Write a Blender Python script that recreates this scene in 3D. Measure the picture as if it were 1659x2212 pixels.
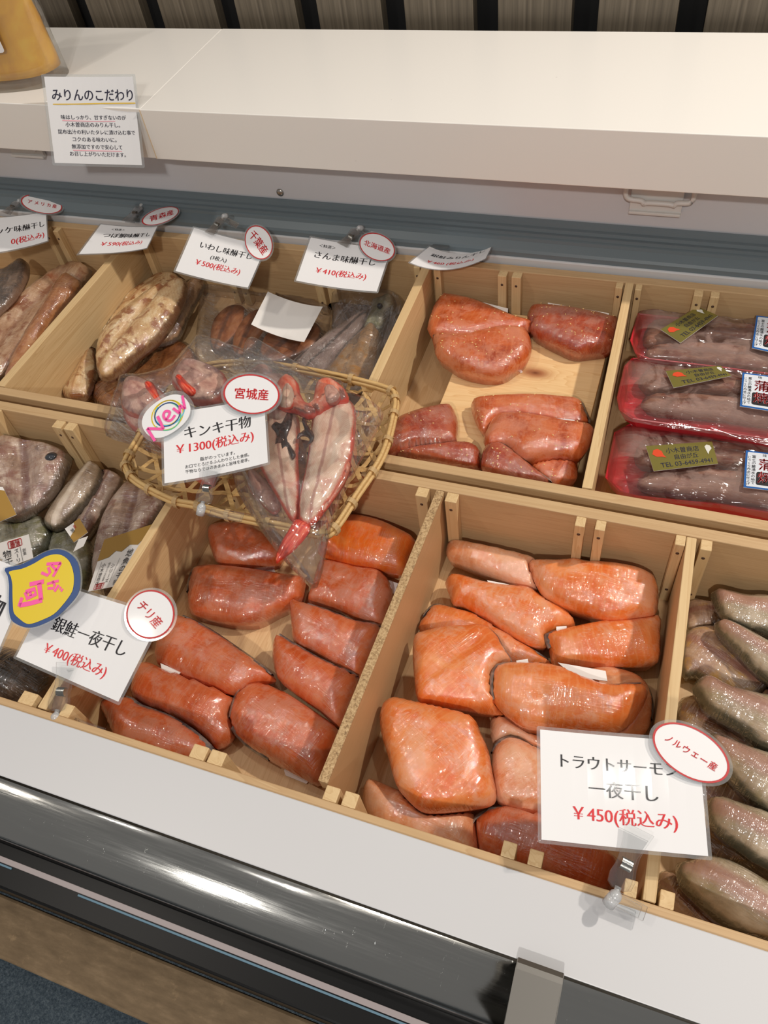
import bpy, bmesh, math, random
from mathutils import Vector, Matrix, noise
from mathutils.geometry import delaunay_2d_cdt

# ------------------------------------------------------------------ clear
for o in list(bpy.data.objects):
    bpy.data.objects.remove(o)
SC = bpy.context.scene
COL = SC.collection
random.seed(7)

# ------------------------------------------------------------------ camera (tray tops lie at z = 0, metres)
FPX, CX, CY = 1692.0, 829.5, 1106.0
CAM = Vector((0, 0, .65))


def rot(ax, ay, az):
    return Matrix.Rotation(az, 3, 'Z') @ Matrix.Rotation(ay, 3, 'Y') @ Matrix.Rotation(ax, 3, 'X')


CR = rot(math.radians(38.127), math.radians(6.879), math.radians(18.943))
cd = bpy.data.cameras.new('camera')
cam = bpy.data.objects.new('camera', cd)
COL.objects.link(cam)
cam.matrix_world = Matrix.Translation(CAM) @ CR.to_4x4()
cd.sensor_fit = 'VERTICAL'
cd.sensor_height = 36
cd.sensor_width = 27
cd.lens = FPX / 2212 * 36
cd.clip_start = .01
SC.camera = cam

# ------------------------------------------------------------------ world, lights, exposure
wd = bpy.data.worlds.new('world')
SC.world = wd
wd.use_nodes = True
wd.node_tree.nodes['Background'].inputs[0].default_value = (1, .97, .94, 1)
wd.node_tree.nodes['Background'].inputs[1].default_value = .29
SC.view_settings.view_transform = 'Standard'
SC.view_settings.look = 'None'
SC.view_settings.gamma = 1
SC.view_settings.exposure = 0.0
SC.cycles.use_denoising = True
SC.cycles.max_bounces = 7
SC.cycles.transparent_max_bounces = 14
SC.cycles.caustics_reflective = False
SC.cycles.caustics_refractive = False


def spot(name, loc, aim, power, col, size=.05, cone=80, blend=.6):
    l = bpy.data.lights.new(name, 'SPOT')
    l.energy = power
    l.color = col
    l.shadow_soft_size = size
    l.spot_size = math.radians(cone)
    l.spot_blend = blend
    o = bpy.data.objects.new(name, l)
    COL.objects.link(o)
    o.location = loc
    o.rotation_euler = (Vector(aim) - Vector(loc)).to_track_quat('-Z', 'Y').to_euler()
    return o


WARM = (1, .92, .82)
spot('ceiling_or_added_spot', (.98, 1.12, 1.62), (-.2, .55, 0), 104, WARM, .035, 84)
spot('ceiling_or_added_spot', (-1.25, .10, 1.90), (-.45, .75, .1), 25, WARM, .035, 66)
FRONT = (1, .955, .90)
spot('ceiling_or_added_spot', (.15, -1.25, 1.65), (-.1, .9, .15), 70, FRONT, .04, 62)
spot('ceiling_or_added_spot', (-.55, .78, 2.2), (-.3, .5, 0), 8, FRONT, .03, 60)  # extra overhead lamp, added for more glints on the film
spot('ceiling_or_added_spot', (.66, .37, 2.2), (.0, .4, 0), 13, FRONT, .03, 60)


# ------------------------------------------------------------------ pixel to place
def ray(px, py):
    return CR @ Vector(((px - CX) / FPX, -(py - CY) / FPX, -1))


def on_plane(px, py, p, n):
    d = ray(px, py)
    return CAM + d * ((Vector(p) - CAM).dot(n) / d.dot(n))


def at(px, py, z):
    return on_plane(px, py, (0, 0, z), Vector((0, 0, 1)))


def aty(px, py, y):
    return on_plane(px, py, (0, y, 0), Vector((0, 1, 0)))


# ------------------------------------------------------------------ object helpers
def link(name, me, parent=None, loc=None):
    o = bpy.data.objects.new(name, me)
    COL.objects.link(o)
    if loc is not None:
        o.location = loc
    if parent is not None:
        o.parent = parent
    return o


def thing(name, label, cat, loc=(0, 0, 0), group=None, rotm=None):
    o = bpy.data.objects.new(name, None)
    COL.objects.link(o)
    o.empty_display_size = .02
    if rotm is not None:
        o.matrix_world = Matrix.Translation(Vector(loc)) @ rotm.to_4x4()
    else:
        o.location = loc
    return tag(o, label, cat, group)


def tag(o, label, cat, group=None, kind=None):
    o['label'] = label
    o['category'] = cat
    if group:
        o['group'] = group
    if kind:
        o['kind'] = kind
    return o


def mesh(name, bm, mats, smooth=False):
    me = bpy.data.meshes.new(name)
    bmesh.ops.recalc_face_normals(bm, faces=bm.faces)
    bm.to_mesh(me)
    bm.free()
    for m in (mats if isinstance(mats, (list, tuple)) else [mats]):
        me.materials.append(m)
    if smooth:
        me.polygons.foreach_set('use_smooth', [True] * len(me.polygons))
    return me


def box_bm(x0, x1, y0, y1, z0, z1, bevel=0, bm=None, seg=2):
    own = bm is None
    b = bmesh.new()
    bmesh.ops.create_cube(b, size=1)
    for v in b.verts:
        v.co = Vector((x0 + (v.co.x + .5) * (x1 - x0), y0 + (v.co.y + .5) * (y1 - y0), z0 + (v.co.z + .5) * (z1 - z0)))
    if bevel:
        bmesh.ops.bevel(b, geom=list(b.edges), offset=bevel, segments=seg, profile=.5, affect='EDGES')
    if own:
        return b
    merge(bm, b)
    return bm


def merge(bm, b):
    me = bpy.data.meshes.new('tmp')
    b.to_mesh(me)
    b.free()
    bm.from_mesh(me)
    bpy.data.meshes.remove(me)


def box(name, x0, x1, y0, y1, z0, z1, m, parent=None, bevel=.0012):
    """a board with its origin at its own centre"""
    c = Vector(((x0 + x1) / 2, (y0 + y1) / 2, (z0 + z1) / 2))
    bm = box_bm(x0 - c.x, x1 - c.x, y0 - c.y, y1 - c.y, z0 - c.z, z1 - c.z, bevel)
    return link(name, mesh(name, bm, m), parent, c)


def prism_bm(pts, z0, z1, bevel=0):
    """closed outline (x, y) pushed from z0 to z1"""
    b = bmesh.new()
    lo = [b.verts.new((x, y, z0)) for x, y in pts]
    hi = [b.verts.new((x, y, z1)) for x, y in pts]
    b.faces.new(lo[::-1])
    b.faces.new(hi)
    n = len(pts)
    for i in range(n):
        b.faces.new((lo[i], lo[(i + 1) % n], hi[(i + 1) % n], hi[i]))
    if bevel:
        bmesh.ops.bevel(b, geom=list(b.edges), offset=bevel, segments=2, profile=.5, affect='EDGES')
    return b


def tube_bm(path, r, n=8, closed=False, bm=None):
    b = bmesh.new() if bm is None else bm
    P = [Vector(p) for p in path]
    N = len(P)
    rings = []
    for i, p in enumerate(P):
        if closed:
            t = P[(i + 1) % N] - P[i - 1]
        else:
            t = P[min(i + 1, N - 1)] - P[max(i - 1, 0)]
        t.normalize()
        a = Vector((0, 0, 1)) if abs(t.z) < .9 else Vector((1, 0, 0))
        u = t.cross(a).normalized()
        w = t.cross(u).normalized()
        rr = r(i / max(1, N - 1)) if callable(r) else r
        rings.append([b.verts.new(p + rr * (math.cos(2 * math.pi * k / n) * u + math.sin(2 * math.pi * k / n) * w)) for k in range(n)])
    for i in range(N if closed else N - 1):
        A, B = rings[i], rings[(i + 1) % N]
        for k in range(n):
            b.faces.new((A[k], A[(k + 1) % n], B[(k + 1) % n], B[k]))
    if not closed:
        b.faces.new(rings[0][::-1])
        b.faces.new(rings[-1])
    return b


def ribbon_bm(path, w, t, up, bm):
    """flat strip along a path"""
    P = [Vector(p) for p in path]
    N = len(P)
    up = Vector(up)
    rows = []
    for i, p in enumerate(P):
        tg = (P[min(i + 1, N - 1)] - P[max(i - 1, 0)]).normalized()
        s = tg.cross(up).normalized()
        n = s.cross(tg).normalized()
        rows.append([bm.verts.new(p + a * s * w / 2 + c * n * t / 2) for a, c in ((-1, -1), (1, -1), (1, 1), (-1, 1))])
    for i in range(N - 1):
        for k in range(4):
            bm.faces.new((rows[i][k], rows[i][(k + 1) % 4], rows[i + 1][(k + 1) % 4], rows[i + 1][k]))
    bm.faces.new(rows[0][::-1])
    bm.faces.new(rows[-1])


def catmull(pts, sub=4, closed=True):
    out = []
    n = len(pts)
    for i in range(n if closed else n - 1):
        if closed:
            p0, p1, p2, p3 = pts[i - 1], pts[i], pts[(i + 1) % n], pts[(i + 2) % n]
        else:
            p0, p1, p2, p3 = pts[max(i - 1, 0)], pts[i], pts[i + 1], pts[min(i + 2, n - 1)]
        for k in range(sub):
            t = k / sub
            out.append(tuple(.5 * (2 * b + (c - a) * t + (2 * a - 5 * b + 4 * c - d) * t * t + (3 * b - a - 3 * c + d) * t ** 3)
                             for a, b, c, d in zip(p0, p1, p2, p3)))
    if not closed:
        out.append(tuple(pts[-1]))
    return out


# ------------------------------------------------------------------ materials
def srgb(r, g, b):
    def f(c):
        c /= 255
        return c / 12.92 if c <= .04045 else ((c + .055) / 1.055) ** 2.4
    return (f(r), f(g), f(b), 1)


class NT:
    def __init__(s, name):
        s.m = bpy.data.materials.new(name)
        s.m.use_nodes = True
        s.t = s.m.node_tree
        s.t.nodes.clear()
        s.out = s.n('ShaderNodeOutputMaterial')

    def n(s, typ, **kw):
        nd = s.t.nodes.new(typ)
        for k, v in kw.items():
            if k.startswith('i_'):
                key = k[2:].replace('_', ' ')
                nd.inputs[key].default_value = v
            else:
                setattr(nd, k, v)
        return nd

    def l(s, a, b):
        s.t.links.new(a, b)

    def bsdf(s, **kw):
        b = s.n('ShaderNodeBsdfPrincipled')
        for k, v in kw.items():
            b.inputs[k.replace('_', ' ')].default_value = v
        s.l(b.outputs[0], s.out.inputs[0])
        s.b = b
        return b

    def coords(s, scale=(1, 1, 1), rz=0, gen='Object'):
        tc = s.n('ShaderNodeTexCoord')
        mp = s.n('ShaderNodeMapping')
        mp.inputs['Scale'].default_value = scale
        mp.inputs['Rotation'].default_value = (0, 0, rz)
        s.l(tc.outputs[gen], mp.inputs[0])
        return mp.outputs[0]

    def noise(s, vec, scale, detail=4, rough=.55, dist=0):
        nd = s.n('ShaderNodeTexNoise')
        nd.inputs['Scale'].default_value = scale
        nd.inputs['Detail'].default_value = detail
        nd.inputs['Roughness'].default_value = rough
        nd.inputs['Distortion'].default_value = dist
        s.l(vec, nd.inputs['Vector'])
        return nd.outputs['Fac']

    def ramp(s, fac, stops, interp='LINEAR'):
        r = s.n('ShaderNodeValToRGB')
        r.color_ramp.interpolation = interp
        e = r.color_ramp.elements
        while len(e) < len(stops):
            e.new(.5)
        for el, (p, c) in zip(e, stops):
            el.position = p
            el.color = c if len(c) == 4 else (*c, 1)
        s.l(fac, r.inputs[0])
        return r.outputs['Color']

    def mix(s, fac, a, b, mode='MIX'):
        m = s.n('ShaderNodeMix', data_type='RGBA', blend_type=mode)
        for key, v in ((0, fac), (6, a), (7, b)):
            if hasattr(v, 'is_output'):
                s.l(v, m.inputs[key])
            else:
                m.inputs[key].default_value = v
        return m.outputs[2]

    def math(s, op, a, b=0.0, clamp=False):
        m = s.n('ShaderNodeMath', operation=op, use_clamp=clamp)
        for i, v in enumerate((a, b)):
            if hasattr(v, 'is_output'):
                s.l(v, m.inputs[i])
            else:
                m.inputs[i].default_value = v
        return m.outputs[0]

    def bump(s, h, strength=.5, dist=.001, normal=None):
        b = s.n('ShaderNodeBump')
        b.inputs['Strength'].default_value = strength
        b.inputs['Distance'].default_value = dist
        s.l(h, b.inputs['Height'])
        if normal is not None:
            s.l(normal, b.inputs['Normal'])
        return b.outputs[0]


def lv(v):
    return (v, v, v, 1)


def plain(name, col, rough=.5, metal=0, coat=0, spec=.5):
    t = NT(name)
    t.bsdf(Base_Color=col, Roughness=rough, Metallic=metal, Coat_Weight=coat, Coat_Roughness=.08, Specular_IOR_Level=spec)
    return t.m


def wood(name, c0, c1, axis, knots=False, rough=.55):
    """timber with its grain along axis 'x', 'y' or 'z'"""
    t = NT(name)
    b = t.bsdf(Roughness=rough)
    sc = {'x': (1.2, 30, 30), 'y': (30, 1.2, 30), 'z': (30, 30, 1.2)}[axis]
    oi = t.n('ShaderNodeObjectInfo')
    v = t.coords(sc)
    add = t.n('ShaderNodeVectorMath', operation='ADD')
    sh = t.n('ShaderNodeVectorMath', operation='SCALE')
    sh.inputs['Scale'].default_value = 9
    t.l(oi.outputs['Location'], sh.inputs[0])
    t.l(v, add.inputs[0])
    t.l(sh.outputs[0], add.inputs[1])
    v = add.outputs[0]
    n1 = t.noise(v, 1.6, 3, .5, 1.2)
    n2 = t.noise(v, 9, 5, .6)
    rings = t.math('FRACT', t.math('MULTIPLY', n1, 9))
    rings = t.ramp(rings, [(0, lv(1)), (.75, lv(.55)), (.95, lv(.1)), (1, lv(.9))])
    f = t.math('ADD', t.math('MULTIPLY', rings, .55), t.math('MULTIPLY', n2, .45))
    c = t.mix(f, c1, c0)
    v2 = t.coords((1, 1, 1))
    big = t.noise(v2, 7, 2)
    c = t.mix(t.math('MULTIPLY', big, .35), c, c1)
    t.l(c, b.inputs['Base Color'])
    t.l(t.bump(n2, .12, .0006), b.inputs['Normal'])
    return t.m


PINE0, PINE1 = srgb(226, 199, 152), srgb(192, 155, 106)
M = {}
M['wood_x'] = wood('pine_along', PINE0, PINE1, 'x')
M['wood_y'] = wood('pine_across', PINE0, PINE1, 'y')
M['wood_z'] = wood('pine_upright', PINE0, PINE1, 'z')
M['wood_in'] = wood('cedar_board', srgb(206, 175, 132), srgb(178, 142, 100), 'x')
M['floor_wood'] = wood('pine_floor', srgb(228, 196, 150), srgb(200, 158, 110), 'y')


def knot_wood():
    t = NT('knotty_pine')
    b = t.bsdf(Roughness=.5)
    tc = t.n('ShaderNodeTexCoord')
    sep = t.n('ShaderNodeSeparateXYZ')
    t.l(tc.outputs['Object'], sep.inputs[0])
    # rings around knots on the board
    col = None
    dmin = None
    for kx, ky, r in ((.012, .053, .012), (-.075, .048, .006), (.082, .15, .006)):
        dx = t.math('DIVIDE', t.math('SUBTRACT', sep.outputs[0], kx), 2.0)
        dy = t.math('SUBTRACT', sep.outputs[1], ky)
        d = t.math('SQRT', t.math('ADD', t.math('MULTIPLY', dx, dx), t.math('MULTIPLY', dy, dy)))
        d = t.math('DIVIDE', d, r)
        dmin = d if dmin is None else t.math('MINIMUM', dmin, d)
    infl = t.math('DIVIDE', 1.0, t.math('ADD', 1.0, t.math('MULTIPLY', dmin, dmin)))
    mp = t.coords((5, 40, 40))
    n1 = t.noise(mp, .8, 3, .5, .6)
    g = t.math('FRACT', t.math('ADD', t.math('MULTIPLY', n1, 9), t.math('MULTIPLY', infl, 6)))
    g = t.ramp(g, [(0, lv(1)), (.7, lv(.6)), (.95, lv(.15)), (1, lv(.9))])
    n2 = t.noise(t.coords((4, 160, 100)), 2, 4)
    f = t.math('ADD', t.math('MULTIPLY', g, .6), t.math('MULTIPLY', n2, .4))
    c = t.mix(f, srgb(214, 168, 112), srgb(236, 203, 152))
    k = t.ramp(dmin, [(0, srgb(120, 62, 32)), (.1, srgb(150, 84, 48)), (.16, srgb(188, 128, 82)), (.3, srgb(214, 166, 112))])
    c = t.mix(t.ramp(dmin, [(0, lv(1)), (.08, lv(.95)), (.2, lv(0))]), c, k) if False else t.mix(t.ramp(t.math('MULTIPLY', dmin, .25), [(0, lv(1)), (.12, lv(.85)), (.34, lv(0))]), c, t.ramp(t.math('MULTIPLY', dmin, .25), [(0, srgb(112, 58, 30)), (.1, srgb(160, 96, 58)), (.3, srgb(210, 160, 108))]))
    t.l(c, b.inputs['Base Color'])
    return t.m


M['knot_wood'] = knot_wood()


def chipboard():
    t = NT('chipboard')
    b = t.bsdf(Roughness=.8)
    v = t.coords((1, 1, 1))
    n = t.noise(v, 420, 3, .7)
    c = t.ramp(n, [(.3, srgb(120, 92, 62)), (.5, srgb(178, 146, 104)), (.7, srgb(206, 176, 134))])
    t.l(c, b.inputs['Base Color'])
    t.l(t.bump(n, .6, .001), b.inputs['Normal'])
    return t.m


M['chip'] = chipboard()
M['laminate_face'] = wood('laminated_face', srgb(196, 161, 118), srgb(184, 148, 106), 'y', rough=.45)


def white_panel():
    t = NT('white_laminate')
    b = t.bsdf(Roughness=.32, Base_Color=srgb(242, 238, 232), Coat_Weight=.25, Coat_Roughness=.12)
    v = t.coords((1, 1, 1))
    vo = t.n('ShaderNodeTexVoronoi')
    vo.inputs['Scale'].default_value = 22
    t.l(v, vo.inputs['Vector'])
    sp = t.ramp(vo.outputs['Distance'], [(0, lv(1)), (.018, lv(.8)), (.028, lv(0))])
    c = t.mix(t.math('MULTIPLY', sp, .25), srgb(242, 238, 232), srgb(140, 130, 120))
    t.l(c, b.inputs['Base Color'])
    return t.m


M['white'] = white_panel()
M['lip'] = plain('white_coated_steel', srgb(200, 200, 202), .38, 0, 0)
M['grey_panel'] = plain('light_grey_steel', srgb(206, 206, 210), .4)
M['rail'] = plain('blue_grey_plastic', srgb(102, 114, 120), .38)
M['rail_dark'] = plain('dark_groove', srgb(60, 68, 74), .5)
M['hook'] = plain('white_plastic', srgb(215, 212, 208), .45)
M['black'] = plain('black_gloss', srgb(9, 9, 10), .4, 0, 0, .25)
M['wall_dark'] = plain('black_wall', srgb(8, 8, 9), .9)
M['strip_grey'] = plain('plain_grey', srgb(150, 140, 140), .45)  # even grey of the thin strip along the fascia
M['strip_blue'] = plain('plain_blue', srgb(90, 120, 138), .5)  # even blue of the narrower strip beside it
M['screw'] = plain('screw_steel', (.45, .43, .4, 1), .3, 1)
M['spring'] = plain('spring_steel', (.55, .55, .52, 1), .22, 1)
M['screw_dark'] = plain('screw_brown', srgb(74, 50, 36), .5)
M['paper'] = plain('white_paper_gloss', srgb(228, 227, 228), .5, 0, .1)
M['pad'] = plain('white_label_paper', srgb(236, 232, 228), .5)
M['ink'] = plain('black_ink', srgb(22, 20, 26), .5, 0, .2)
M['navy'] = plain('navy_ink', srgb(34, 34, 58), .5, 0, .2)
M['red'] = plain('red_ink', srgb(214, 36, 44), .45, 0, .2)
M['red2'] = plain('stamp_red', srgb(186, 44, 46), .5)
M['gold_ink'] = plain('mustard_ink', srgb(226, 190, 84), .5)
M['pink_line'] = plain('pale_pink_ink', srgb(238, 176, 186), .5)
M['pink'] = plain('hot_pink_ink', srgb(240, 84, 160), .45, 0, .3)
M['yellow'] = plain('yellow_ink', srgb(216, 188, 0), .4, 0, .2)
M['blue'] = plain('blue_ink', srgb(0, 58, 118), .4, 0, .2)
M['sky'] = plain('sky_blue_ink', srgb(84, 180, 214), .45)
M['green_ink'] = plain('green_ink', srgb(80, 190, 140), .45)
M['gold_ochre'] = plain('ochre_print', srgb(166, 128, 58), .5)
M['leaf_red'] = plain('leaf_red_print', srgb(214, 74, 40), .4)
M['leaf_white'] = plain('leaf_white_print', srgb(218, 218, 210), .4)
M['cream'] = plain('cream_edge', srgb(225, 200, 165), .5)
M['gold_foil'] = plain('gold_foil', srgb(142, 134, 70), .34, .55)
M['label_blue'] = plain('label_blue', srgb(28, 92, 164), .4)
M['label_grey'] = plain('label_pale', srgb(214, 220, 228), .4)


def clear(name, tint=(1, 1, 1, 1), base=.05, milky=.03, rough=.06, bump=None, edge=.55):
    """clear plastic: see-through with reflections"""
    t = NT(name)
    tr = t.n('ShaderNodeBsdfTransparent')
    tr.inputs[0].default_value = tint
    gl = t.n('ShaderNodeBsdfGlossy')
    gl.inputs['Roughness'].default_value = rough
    df = t.n('ShaderNodeBsdfDiffuse')
    df.inputs[0].default_value = (.8, .8, .8, 1)
    lw = t.n('ShaderNodeLayerWeight')
    lw.inputs[0].default_value = .35
    f = t.math('ADD', t.math('MULTIPLY', lw.outputs['Fresnel'], edge), base, True)
    m1 = t.n('ShaderNodeMixShader')
    m2 = t.n('ShaderNodeMixShader')
    m1.inputs[0].default_value = milky
    t.l(tr.outputs[0], m1.inputs[1])
    t.l(df.outputs[0], m1.inputs[2])
    t.l(f, m2.inputs[0])
    t.l(m1.outputs[0], m2.inputs[1])
    t.l(gl.outputs[0], m2.inputs[2])
    if bump:
        v = t.coords((1, 1, 1))
        v2 = t.coords((1, 5, 1), .6)
        h = t.math('ADD', t.noise(v, bump[0], 3, .5, 1.5), t.math('MULTIPLY', t.noise(v2, bump[0] * 1.5, 3, .5, 1), .7))
        nb = t.bump(h, bump[1], bump[2])
        t.l(nb, gl.inputs['Normal'])
    t.l(m2.outputs[0], t.out.inputs[0])
    return t.m


M['clear'] = clear('clear_acrylic', (.99, .995, .995, 1), .015, .012, .05, None, .6)
M['frost'] = clear('frosted_plastic', (.9, .92, .95, 1), .08, .5, .15, None, .4)
M['lamin'] = clear('laminating_film', (.96, .98, .99, 1), .03, .10, .1, None, .4)
M['bag'] = clear('crinkled_bag_film', (.985, .985, .985, 1), .03, .02, .05, (16, .8, .006), .45)
M['bag2'] = clear('smooth_bag_film', (.98, .975, .975, 1), .02, .015, .06, (14, .7, .006), .4)
M['pouch_film'] = clear('pouch_film', (.99, .985, .96, 1), .04, .07, .12, (30, .4, .003), .4)


def wrap_normal(t, scale=1.0, strength=.55, rz=.5):
    """stretch wrinkles of cling film for a clear coat: sharp fine creases in two directions and crinkles between"""
    def ridge(v, sc, dist):
        n = t.noise(v, sc, 2, .5, dist)
        return t.math('POWER', t.math('MULTIPLY', t.math('ABSOLUTE', t.math('SUBTRACT', n, .5)), 2), .85)
    v1 = t.coords((1, 8, 1), rz)
    v2 = t.coords((9, 1, 1), -rz * .7)
    v3 = t.coords((1, 1, 1))
    a = ridge(v1, 36 * scale, .5)
    b = ridge(v2, 30 * scale, .4)
    c = ridge(v3, 70 * scale, 1.5)
    msk = t.ramp(t.noise(v3, 18, 1), [(.38, lv(.15)), (.6, lv(1))])
    h = t.math('ADD', t.math('MULTIPLY', a, msk), t.math('MULTIPLY', b, t.math('SUBTRACT', 1.0, t.math('MULTIPLY', msk, .6))))
    h = t.math('ADD', h, t.math('MULTIPLY', c, .4))
    return t.bump(h, strength, .0018)


def salmon(name, deep, mid, pale, frost, frost_amt, coat=1.0):
    t = NT(name)
    b = t.bsdf(Roughness=.42, Coat_Weight=coat, Coat_Roughness=.05, Specular_IOR_Level=.3)
    b.inputs['Coat IOR'].default_value = 2.1
    b.inputs['Subsurface Weight'].default_value = .05
    b.inputs['Subsurface Radius'].default_value = (.006, .002, .001)
    v = t.coords((1, 1, 1))
    oi = t.n('ShaderNodeObjectInfo')
    ad = t.n('ShaderNodeVectorMath', operation='ADD')
    t.l(v, ad.inputs[0])
    t.l(oi.outputs['Location'], ad.inputs[1])
    v = ad.outputs[0]
    n1 = t.noise(v, 26, 4, .6, .6)
    c = t.ramp(n1, [(.32, deep), (.5, mid), (.72, pale)])
    wv = t.n('ShaderNodeTexWave', wave_type='BANDS', bands_direction='X')
    wv.inputs['Scale'].default_value = 38
    wv.inputs['Distortion'].default_value = 5
    wv.inputs['Detail'].default_value = 3
    wv.inputs['Detail Scale'].default_value = 1.2
    t.l(v, wv.inputs['Vector'])
    st = t.ramp(wv.outputs['Fac'], [(.72, lv(0)), (.97, lv(1))])
    c = t.mix(t.math('MULTIPLY', st, .28), c, pale)
    fr = t.noise(v, 60, 9, .72, .5)
    fm = t.noise(v, 14, 2)
    fr = t.ramp(t.math('ADD', fr, t.math('MULTIPLY', t.math('SUBTRACT', fm, .5), .55)), [(.47, lv(0)), (.6, lv(1))])
    c = t.mix(t.math('MULTIPLY', fr, frost_amt), c, frost)
    # greyish fat line beside the skin
    t.l(c, b.inputs['Base Color'])
    t.l(wrap_normal(t), b.inputs['Coat Normal'])
    t.l(t.bump(fr, .15, .0004), b.inputs['Normal'])
    return t.m


M['trout'] = salmon('trout_flesh', srgb(218, 98, 20), srgb(224, 120, 52), srgb(234, 156, 100), srgb(226, 162, 126), .7)
M['trout_pale'] = salmon('trout_flesh_pale', srgb(210, 124, 72), srgb(222, 150, 104), srgb(232, 178, 138), srgb(230, 182, 152), .65)
M['coho'] = salmon('coho_flesh', srgb(184, 72, 24), srgb(198, 94, 48), srgb(210, 124, 84), srgb(200, 130, 104), .72)
M['coho_bright'] = salmon('coho_flesh_bright', srgb(220, 90, 10), srgb(222, 104, 28), srgb(228, 134, 64), srgb(210, 128, 90), .45)
M['mirin'] = salmon('mirin_salmon', srgb(158, 54, 10), srgb(196, 88, 34), srgb(214, 122, 74), srgb(212, 134, 102), .62)
M['mirin_dark'] = salmon('mirin_salmon_dark', srgb(130, 38, 10), srgb(162, 60, 26), srgb(188, 98, 62), srgb(178, 118, 98), .62)


def skin_mat():
    t = NT('salmon_skin')
    b = t.bsdf(Roughness=.35, Coat_Weight=.9, Coat_Roughness=.1)
    v = t.coords((1, 1, 1))
    c = t.ramp(t.noise(v, 90, 4), [(.35, srgb(52, 52, 54)), (.5, srgb(104, 100, 98)), (.7, srgb(160, 146, 134))])
    t.l(c, b.inputs['Base Color'])
    t.l(wrap_normal(t), b.inputs['Coat Normal'])
    return t.m


M['skin'] = skin_mat()
M['sesame'] = plain('sesame', srgb(226, 190, 128), .5)


def fish(name, cols, rim, line=None, rim_w=.16, patch=None, stripes=None, coat=1.0, streak=(1, 2.2), tscale=2.2, wrap=1.0):
    """fish flesh: colours vary with a noise, the rim of the body has its own colour, a dark line may follow the spine"""
    t = NT(name)
    b = t.bsdf(Roughness=.45, Coat_Weight=coat, Coat_Roughness=.08)
    b.inputs['Coat IOR'].default_value = 2.1
    at_ = t.n('ShaderNodeAttribute', attribute_name='uvr')
    sep = t.n('ShaderNodeSeparateXYZ')
    t.l(at_.outputs['Vector'], sep.inputs[0])
    u, w, r = sep.outputs
    v = t.coords((1, 1, 1))
    vs = t.coords((streak[0], streak[1], 1))
    n1 = t.noise(vs, 16 * tscale, 6, .62, .4)
    k = len(cols)
    c = t.ramp(n1, [(.3 + .4 * i / (k - 1), q) for i, q in enumerate(cols)])
    n2 = t.noise(v, 30 * tscale, 5, .65, .8)
    if patch:
        pc, lo, hi, amt = patch
        c = t.mix(t.math('MULTIPLY', t.ramp(t.noise(v, 20 * tscale, 4, .6, .5), [(lo, lv(0)), (hi, lv(1))]), amt), c, pc)
    if stripes:
        sc, freq, amt = stripes
        aw = t.math('ABSOLUTE', w)
        ph = t.math('ADD', t.math('MULTIPLY', u, freq), t.math('MULTIPLY', aw, freq * .45))
        ph = t.math('ADD', ph, t.math('MULTIPLY', n2, .8))
        s_ = t.ramp(t.math('FRACT', ph), [(0, lv(1)), (.22, lv(0)), (.8, lv(0)), (1, lv(1))])
        c = t.mix(t.math('MULTIPLY', s_, amt), c, sc)
    if line:
        lc, wid, amt = line
        aw = t.math('ABSOLUTE', t.math('ADD', w, t.math('MULTIPLY', t.math('SUBTRACT', n2, .5), .12)))
        c = t.mix(t.math('MULTIPLY', t.ramp(aw, [(0, lv(1)), (wid * .5, lv(.9)), (wid, lv(0))]), amt), c, lc)
    rr = t.math('ADD', r, t.math('MULTIPLY', t.math('SUBTRACT', n2, .5), rim_w * 1.2))
    c = t.mix(t.ramp(rr, [(0, lv(1)), (rim_w * .5, lv(.9)), (rim_w, lv(0))]), c, rim)
    t.l(c, b.inputs['Base Color'])
    if wrap:
        t.l(wrap_normal(t, .8, .9 * wrap), b.inputs['Coat Normal'])
    t.l(t.bump(n1, .25, .001), b.inputs['Normal'])
    return t.m


M['tsubodai'] = fish('glazed_boarfish', [srgb(176, 126, 76), srgb(208, 172, 124), srgb(228, 206, 168)], srgb(104, 66, 40), (srgb(150, 92, 48), .1, .5), .12,
                     (srgb(136, 70, 24), .5, .6, .9), (srgb(176, 120, 66), 18, .25))
M['tsubodai_dark'] = fish('glazed_boarfish_dark', [srgb(110, 76, 50), srgb(150, 116, 86), srgb(176, 146, 112)], srgb(64, 54, 48), None, .2,
                          (srgb(92, 52, 26), .5, .64, .8))
M['tsubodai_brown'] = fish('glazed_boarfish_brown', [srgb(84, 44, 20), srgb(128, 74, 38), srgb(160, 106, 62)], srgb(70, 44, 28), None, .15)
M['hokke'] = fish('glazed_mackerel', [srgb(150, 104, 72), srgb(186, 146, 112), srgb(210, 180, 150)], srgb(84, 62, 48), (srgb(132, 84, 56), .12, .5), .14,
                  (srgb(130, 66, 30), .5, .64, .85), None)
M['hokke_brown'] = fish('glazed_mackerel_brown', [srgb(122, 66, 32), srgb(164, 104, 60), srgb(192, 140, 96)], srgb(96, 62, 42), None, .14)
M['skin_dark'] = fish('dark_fish_skin', [srgb(42, 36, 34), srgb(84, 70, 62), srgb(134, 112, 96)], srgb(120, 92, 74), None, .14)
M['iwashi'] = fish('glazed_sardine', [srgb(104, 54, 28), srgb(150, 90, 54), srgb(174, 118, 80)], srgb(74, 48, 36), (srgb(90, 56, 40), .14, .7), .14, wrap=0, coat=.3)
M['sanma'] = fish('saury_flesh', [srgb(136, 108, 102), srgb(172, 144, 134), srgb(196, 170, 158)], srgb(120, 112, 106), (srgb(46, 40, 42), .1, .9), .1,
                  None, (srgb(206, 186, 178), 34, .4))
M['sanma_belly'] = fish('saury_belly', [srgb(122, 98, 78), srgb(166, 130, 94), srgb(186, 158, 126)], srgb(144, 136, 126), None, .12,
                        (srgb(178, 124, 58), .5, .6, .85))
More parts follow.
